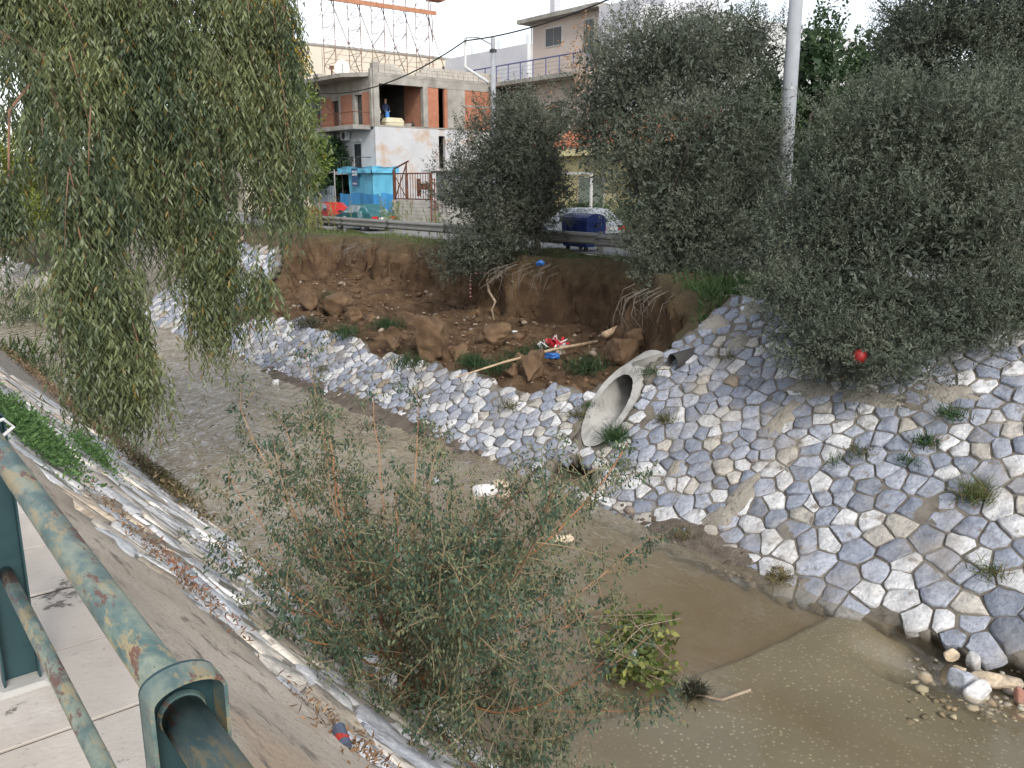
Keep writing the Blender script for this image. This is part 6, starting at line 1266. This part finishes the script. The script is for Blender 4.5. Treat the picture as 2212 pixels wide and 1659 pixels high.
p = at_z(1112, 716, -1.7); rock('paper_scrap', flat('paper', (.6, .6, .6), .7), p, (.1, .07, .05), 66, 'white paper scrap beside the long low clod', 'litter', sub=2, amp=.6)
p = at_d(1857, 770, 13.2); V, F = ICOS[3]; o_ = p; me = raw_mesh('ball', V * .11, None, F, smooth_=True); ob = link_mesh('ball', me, flat('red_rubber', (.28, .015, .015), .5), None, o_); tag(ob, 'red ball caught in the lowest olive branches over the wall', 'ball')
# driftwood branch with poplar leaves in the stream
rng = np.random.RandomState(41); p0 = at_z(1370, 1400, WZ + .05); t = thing('fallen_branch', p0, 'fallen poplar branch with green and yellow leaves stranded in the stream', 'branch')
b = MB(); LP, LD = [], []
for i in range(26):
    a = at_z(rng.uniform(1250, 1330), rng.uniform(1330, 1440), WZ + .05); e = at_z(rng.uniform(1330, 1480), rng.uniform(1320, 1480), WZ + rng.uniform(.05, .35)); m_ = (a + e) / 2 + rng.randn(3) * .08
    b.tube([a, m_, e], [.008, .006, .003], 5)
    for k in range(40): f = rng.uniform(.3, 1); LP.append(a + (e - a) * f + rng.randn(3) * .06); LD.append(rng.randn(3) + np.array([0, 0, -.3]))
b.build('twigs', M['root'], t); n = len(LP); LP = np.array(LP); LP[:, 2] = np.maximum(LP[:, 2], WZ + .03); mx = rng.uniform(0, 1, (n, 1)) ** 2
leaf_obj('leaves', leaf_arrays(LP, np.array(LD), rng.randn(n, 3) * .6 + (0, 0, 1), rng.uniform(.05, .11, n), rng.uniform(.05, .095, n), (np.array([.075, .11, .03]) * (1 - mx) + np.array([.26, .26, .07]) * mx) * rng.uniform(.7, 1.3, (n, 1))), M['leaf'], t)
a, m_, c_ = at_z(1500, 1500, WZ + .03), at_z(1560, 1512, WZ + .05), at_z(1622, 1490, WZ + .16); stick('driftwood_stick', [a, m_, c_], [.012, .014, .016], 'bare driftwood stick pointing right from the stranded branch', 'stick', 'root')
tuft(1500, 1497, lambda x, y_: at_z(x, y_, WZ + .02), 260, .18, .012, (.03, .03, .02), (.07, .065, .04), 571, 'dark weed clump trailing behind the stranded branch', name='weed_clump', cat='weed', spread=.06, droop=.8)
rock('plastic_scrap', flat('white_plastic', (.65, .65, .66), .4), at_z(1372, 1412, WZ + .16), (.10, .05, .04), 72, 'white plastic scrap caught in the stranded branch', 'litter', sub=2, amp=.5)
# reed island and bank vegetation upstream
for i, (px, py, n, sp_, L, lb_) in enumerate([(60, 640, 500, 1.0, .4, 'low green reed island in the far left stream'), (30, 690, 500, .9, .6, 'yellow-green bank weeds at the left picture edge'), (10, 780, 500, .6, .5, 'dark leafy weeds on the left bank edge'), (60, 820, 400, .6, .5, 'leafy weeds hanging on the left bank below the eucalyptus')]):
    p = at_z(px, py, WZ + .1); tuft(0, 0, None, n, L, .04 if i != 2 else .06, (.035, .06, .025), (.10, .13, .05), 580 + i, lb_, name='bank_weeds', cat='weeds', p=p, spread=sp_, droop=.6, kind='diamond')
# near bank: litter, weeds
nrm_n = UPN
def on_near(px, py): return meet(px, py, NB0, UPN)
rng = np.random.RandomState(61)
def litter(name, label, px, py, sx, sy, n, L, c1, c2, seed, lift=.05):
    rng = np.random.RandomState(seed); B_ = []
    c = on_near(px, py)
    for i in range(n):
        y_ = c[1] + rng.normal(0, sy); w_ = np.dot(c - near3((c[1], 0)), ND) + rng.normal(0, sx); B_.append(near3((y_, max(w_, 0))) + UPN * rng.uniform(.0, lift))
    mx = rng.uniform(0, 1, (n, 1)); col = (np.array(c1) * (1 - mx) + np.array(c2) * mx) * rng.uniform(.6, 1.3, (n, 1))
    ob = leaf_obj(name, leaf_arrays(np.array(B_), rng.randn(n, 3) + ND * .3, rng.randn(n, 3) * .7 + UPN, L * rng.uniform(.5, 1.4, n), L * .3 * rng.uniform(.6, 1.4, n), col), M['leaf_dry'], None, c); tag(ob, label, 'litter', kind='stuff'); return ob
litter('leaf_litter', 'dry brown leaf litter along the upper edge of the near stones', 150, 880, .22, 4.0, 3000, .085, (.16, .10, .06), (.34, .25, .15), 62, .16)
litter('leaf_litter', 'brown leaf litter in the joint between apron and stones', 300, 1165, .10, 1.1, 300, .05, (.13, .08, .05), (.28, .18, .10), 63, .05)
litter('leaf_litter', 'reddish dead leaves in the joint beside the concrete apron', 400, 1250, .08, .5, 260, .05, (.20, .08, .05), (.28, .17, .10), 66, .05)
litter('leaf_litter', 'dark litter and twigs at the water edge of the near bank', 330, 1010, .35, 2.6, 2600, .08, (.10, .075, .04), (.20, .16, .09), 64, .14)
litter('leaf_litter', 'dead leaves piled at the foot of the apron under the shrub', 740, 1610, .18, .3, 500, .05, (.14, .08, .05), (.30, .18, .09), 65, .06)
def weeds(px, py, n, sx, sy, L, lb_, seed, c1=(.045, .10, .03), c2=(.11, .20, .06)):
    rng = np.random.RandomState(seed); c = on_near(px, py); w0 = np.dot(c - near3((c[1], 0)), ND); B_ = np.array([near3((c[1] + rng.normal(0, sy), w0 + rng.normal(0, sx))) + UPN * abs(rng.normal(0, .07)) for _ in range(n)]); mx = rng.uniform(0, 1, (n, 1))
    ob = leaf_obj('green_weeds', leaf_arrays(B_, rng.randn(n, 3) + UPN * .8, rng.randn(n, 3), L * rng.uniform(.5, 1.4, n), L * .4 * rng.uniform(.6, 1.4, n), (np.array(c1) * (1 - mx) + np.array(c2) * mx)), M['grass'], None, c); tag(ob, lb_, 'weeds')
weeds(55, 935, 5200, .16, .65, .055, 'bright green weed patch just behind the railing post', 71); weeds(190, 980, 1200, .10, .45, .05, 'small bright green weed patch on the near stones', 72)
weeds(340, 1040, 1100, .16, .9, .09, 'brown green weeds fringing the near water edge', 73, (.05, .05, .02), (.14, .12, .05))
p = on_near(240, 930); rock('dark_pot', M['dark'], p + UPN * .12, (.2, .22, .15), 74, 'dark plastic tub lying in the litter of the near bank', 'tub', sub=3, amp=.3, cut=3)
p = on_near(722, 1618); b = MB(); b.tube([p + UPN * .04 + (0, -.06, 0), p + UPN * .05 + (.02, .06, .02)], [.033, .033], 12); t = b.build('drink_can', flat('can_print', (.12, .14, .2), .35, metal=.4)); tag(t, 'crushed dark can with red print lying under the shrub', 'can'); part('print', flat('can_red', (.4, .04, .03), .4), t, lambda b: b.tube([p + UPN * .043 + (.005, -.03, .005), p + UPN * .046 + (.01, .01, .01)], .0338, 12))
# verge grass and reeds by the guard rail
rng = np.random.RandomState(88); n = 6500; y_ = rng.uniform(10, 50, n); x_ = rng.uniform(0, 1, n) ** .7 * 3.0 + 18.3; sdv = poly_sd(np.column_stack([x_, y_]), CLIFF); k = (sdv < .15) & (x_ < 21.3); x_, y_ = x_[k], y_[k]; n = len(x_)
z_ = bank_height(x_, y_)[0]; mx = np.clip(rng.uniform(0, 1, (n, 1)) * .8 + .3 * fbm(np.column_stack([x_, y_, y_ * 0]), .5, 2, 3)[:, None], 0, 1)
tag(leaf_obj('verge_grass', leaf_arrays(np.column_stack([x_, y_, z_]), rng.randn(n, 3) * .5 + (0, 0, 1), rng.randn(n, 3), rng.uniform(.06, .22, n), np.full(n, .025), (np.array([.06, .10, .03]) * (1 - mx) + np.array([.16, .20, .07]) * mx), 'blade', .3), M['grass'], None, (20, 30, 0)), 'short green grass on the verge along the guard rail', 'grass', kind='stuff')
n = 5200; y_ = rng.uniform(9, 13, n) + rng.uniform(-6, 2, n) * rng.uniform(0, 1, n); x_ = rng.uniform(14.2, 17.5, n); z_ = bank_height(x_, y_)[0]; k = poly_sd(np.column_stack([x_, y_]), CLIFF) < 0; mx = rng.uniform(0, 1, (n, 1))
tag(leaf_obj('verge_grass', tuple(leaf_arrays(np.column_stack([x_, y_, z_])[k], (rng.randn(n, 3) * .5 + (0, 0, .8))[k], rng.randn(n, 3)[k], rng.uniform(.12, .4, n)[k], np.full(n, .03)[k], (np.array([.03, .07, .02]) * (1 - mx) + np.array([.09, .15, .045]) * mx)[k], 'blade', .3)), M['grass'], None, (16, 10, 0)), 'green weeds on the bank crest under the right olive trees', 'grass', kind='stuff')
for i, (px, py, hgt, n, sp_, c2, lb_) in enumerate([(690, 500, 1.7, 26, .55, (.30, .30, .10), 'tall yellowish reed clump in front of the red car'), (850, 508, 1.7, 22, .35, (.16, .22, .08), 'green reed clump in front of the guard rail by the teal car'), (940, 515, 1.3, 10, .3, (.14, .20, .08), 'thin reed clump between two guard rail posts'), (625, 500, 1.2, 18, .6, (.28, .30, .12), 'short pale reeds at the left end of the guard rail')]):
    rng = np.random.RandomState(600 + i); p = at_z(px, py, 0.0); t = thing('reed_clump', p, lb_, 'reeds'); b = MB(); LP, LD = [], []
    for k in range(n):
        s0 = p + rng.randn(3) * (sp_, sp_, 0); h_ = hgt * rng.uniform(.6, 1.1); e = s0 + np.array([rng.normal(0, .12), rng.normal(0, .12), h_]); b.tube([s0, (s0 + e) / 2 + rng.randn(3) * .02, e], [.014, .011, .005], 4, cap=False)
        for q_ in range(20): f = rng.uniform(.15, 1); LP.append(s0 + (e - s0) * f); LD.append(np.array([rng.normal(0, .6), rng.normal(0, .6), 1]))
    b.build('stems', M['grass_stem'] if 'grass_stem' in M else M.setdefault('grass_stem', flat('reed_stem', (.22, .22, .09), .7)), t); m_ = len(LP)
    leaf_obj('leaves', leaf_arrays(np.array(LP), np.array(LD), rng.randn(m_, 3), rng.uniform(.12, .32, m_), np.full(m_, .028), np.array([c2]) * rng.uniform(.5, 1.1, (m_, 1)), 'blade', .4), M['grass'], t)

# ------------------------------------------------------------------ railing on the near walkway
def rail_mat():
    m, nt, p = new_mat('chipped_green_paint')
    base = ramp(nt, noise_node(nt, 16, 10, stretch=(1, .5, 1), rough=.65), [(.045, .085, .088), (.085, .135, .13), (.15, .19, .165)])
    base = mixc(nt, ramp(nt, noise_node(nt, 8, 12, stretch=(1, .5, 1), dist=.3, rough=.72), [(0, 0, 0, .46), (.75, .75, .75, .60)]), base, (.25, .27, .205))
    base = mixc(nt, ramp(nt, noise_node(nt, 15, 14, stretch=(1.3, .45, 1.3), dist=.3, rough=.78), [(0, 0, 0, .515), (.8, .8, .8, .575)]), base, (.29, .225, .12))
    base = mixc(nt, ramp(nt, noise_node(nt, 11, 14, stretch=(1.2, .4, 1.2), dist=.25, rough=.76), [(0, 0, 0, .555), (.95, .95, .95, .58)]), base, (.115, .052, .038))
    base = mixc(nt, ramp(nt, noise_node(nt, 60, 6), [(0, 0, 0, .68), (.7, .7, .7, .72)]), base, (.05, .05, .045))
    nt.links.new(base, p.inputs['Base Color']); p.inputs['Roughness'].default_value = .5; p.inputs['Specular IOR Level'].default_value = .4
    bump(nt, p, noise_node(nt, 40, 6), .12, .004); return m
M['rail'] = rail_mat()
M['rail_post'] = mat('dark_green_paint', [(.018, .045, .052), (.03, .065, .07)], 6, .45, .1, 40, second=[((.12, .05, .035), 9, .68, .72), ((.2, .22, .17), 14, .69, .74)])
rr = thing('railing', (.33, 2.2, .7), 'weathered green pipe railing with rust stains on the near walkway', 'railing')
RZ, MZ, RXX = 1.62, 1.115, .33
part('top_rail', M['rail'], rr, lambda b: b.tube([(RXX, y_, RZ) for y_ in (1.24, 1.7, 2.2, 2.7, 3.2, 4.4, 6.8, 9.2)], .0335, 20), smooth_=True)
part('top_rail', M['rail'], rr, lambda b: b.tube([(RXX, -.9, RZ - .012), (RXX, .3, RZ - .012), (RXX, 1.215, RZ - .012)], .0335, 20), smooth_=True)
part('mid_rail', M['rail'], rr, lambda b: b.tube([(RXX, y_, MZ) for y_ in (1.24, 2, 2.6, 3.16)], .0225, 16), smooth_=True)
part('mid_rail', M['rail'], rr, lambda b: b.tube([(RXX, y_, MZ) for y_ in (3.22, 5, 7, 9)], .0225, 16), smooth_=True)
part('mid_rail', M['rail'], rr, lambda b: b.tube([(RXX, -.9, MZ), (RXX, 1.21, MZ)], .0225, 16), smooth_=True)
def post(yc, top=1.69):
    """channel post with its web across the rail, flanges towards the viewer and a rounded head"""
    hw, dp, th = .057, .052, .006; n = 14; out = [(-hw, .70)] ; zc = top - hw * .55
    arc = [(-hw * math.cos(a), zc + hw * .55 * math.sin(a)) for a in np.linspace(0, math.pi, n)]
    outline = [(-hw, .695)] + arc + [(hw, .695)]; inner = [(-hw + th, .695)] + [(-(hw - th) * math.cos(a), zc + (hw * .55 - th) * math.sin(a)) for a in np.linspace(0, math.pi, n)] + [(hw - th, .695)]
    b = MB(); b.prism([(RXX + x, yc, z) for x, z in outline], (0, th, 0)); ob = b.build('post', M['rail_post'], rr)
    b = MB(); m_ = len(outline); V = []
    for pts, yy in ((outline, yc - dp), (outline, yc - .0005), (inner, yc - .0005), (inner, yc - dp)): V += [(RXX + x, yy, z) for x, z in pts]
    b.add(V, [(j * m_ + i, j * m_ + i + 1, ((j + 1) % 4) * m_ + i + 1, ((j + 1) % 4) * m_ + i) for j in range(4) for i in range(m_ - 1)]); b.build('flange', M['rail'] if yc < 2 else M['rail_post'], ob)
    b = MB(); b.tube([(RXX, yc - .004, RZ - .01), (RXX, yc - .012, RZ - .01)], [.038, .035], 18); b.build('weld_collar', M['rail'], ob)
    return ob
post(1.225); post(3.17); post(5.1); post(7.05)
for y_ in (3.17, 1.22): part('base_mortar', M['concrete'], rr, lambda b: b.bbox(RXX - .10, RXX + .10, y_ - .1, y_ + .1, .699, .718, .02))
b = MB(); b.tube([(RXX - .02, 3.08, 1.655), (RXX + .05, 3.10, 1.66), (RXX + .075, 3.10, 1.63), (RXX + .02, 3.07, 1.60)], .006, 6); tag(b.build('string_knot', M['frame_w']), 'white string tied round the far railing post', 'string')
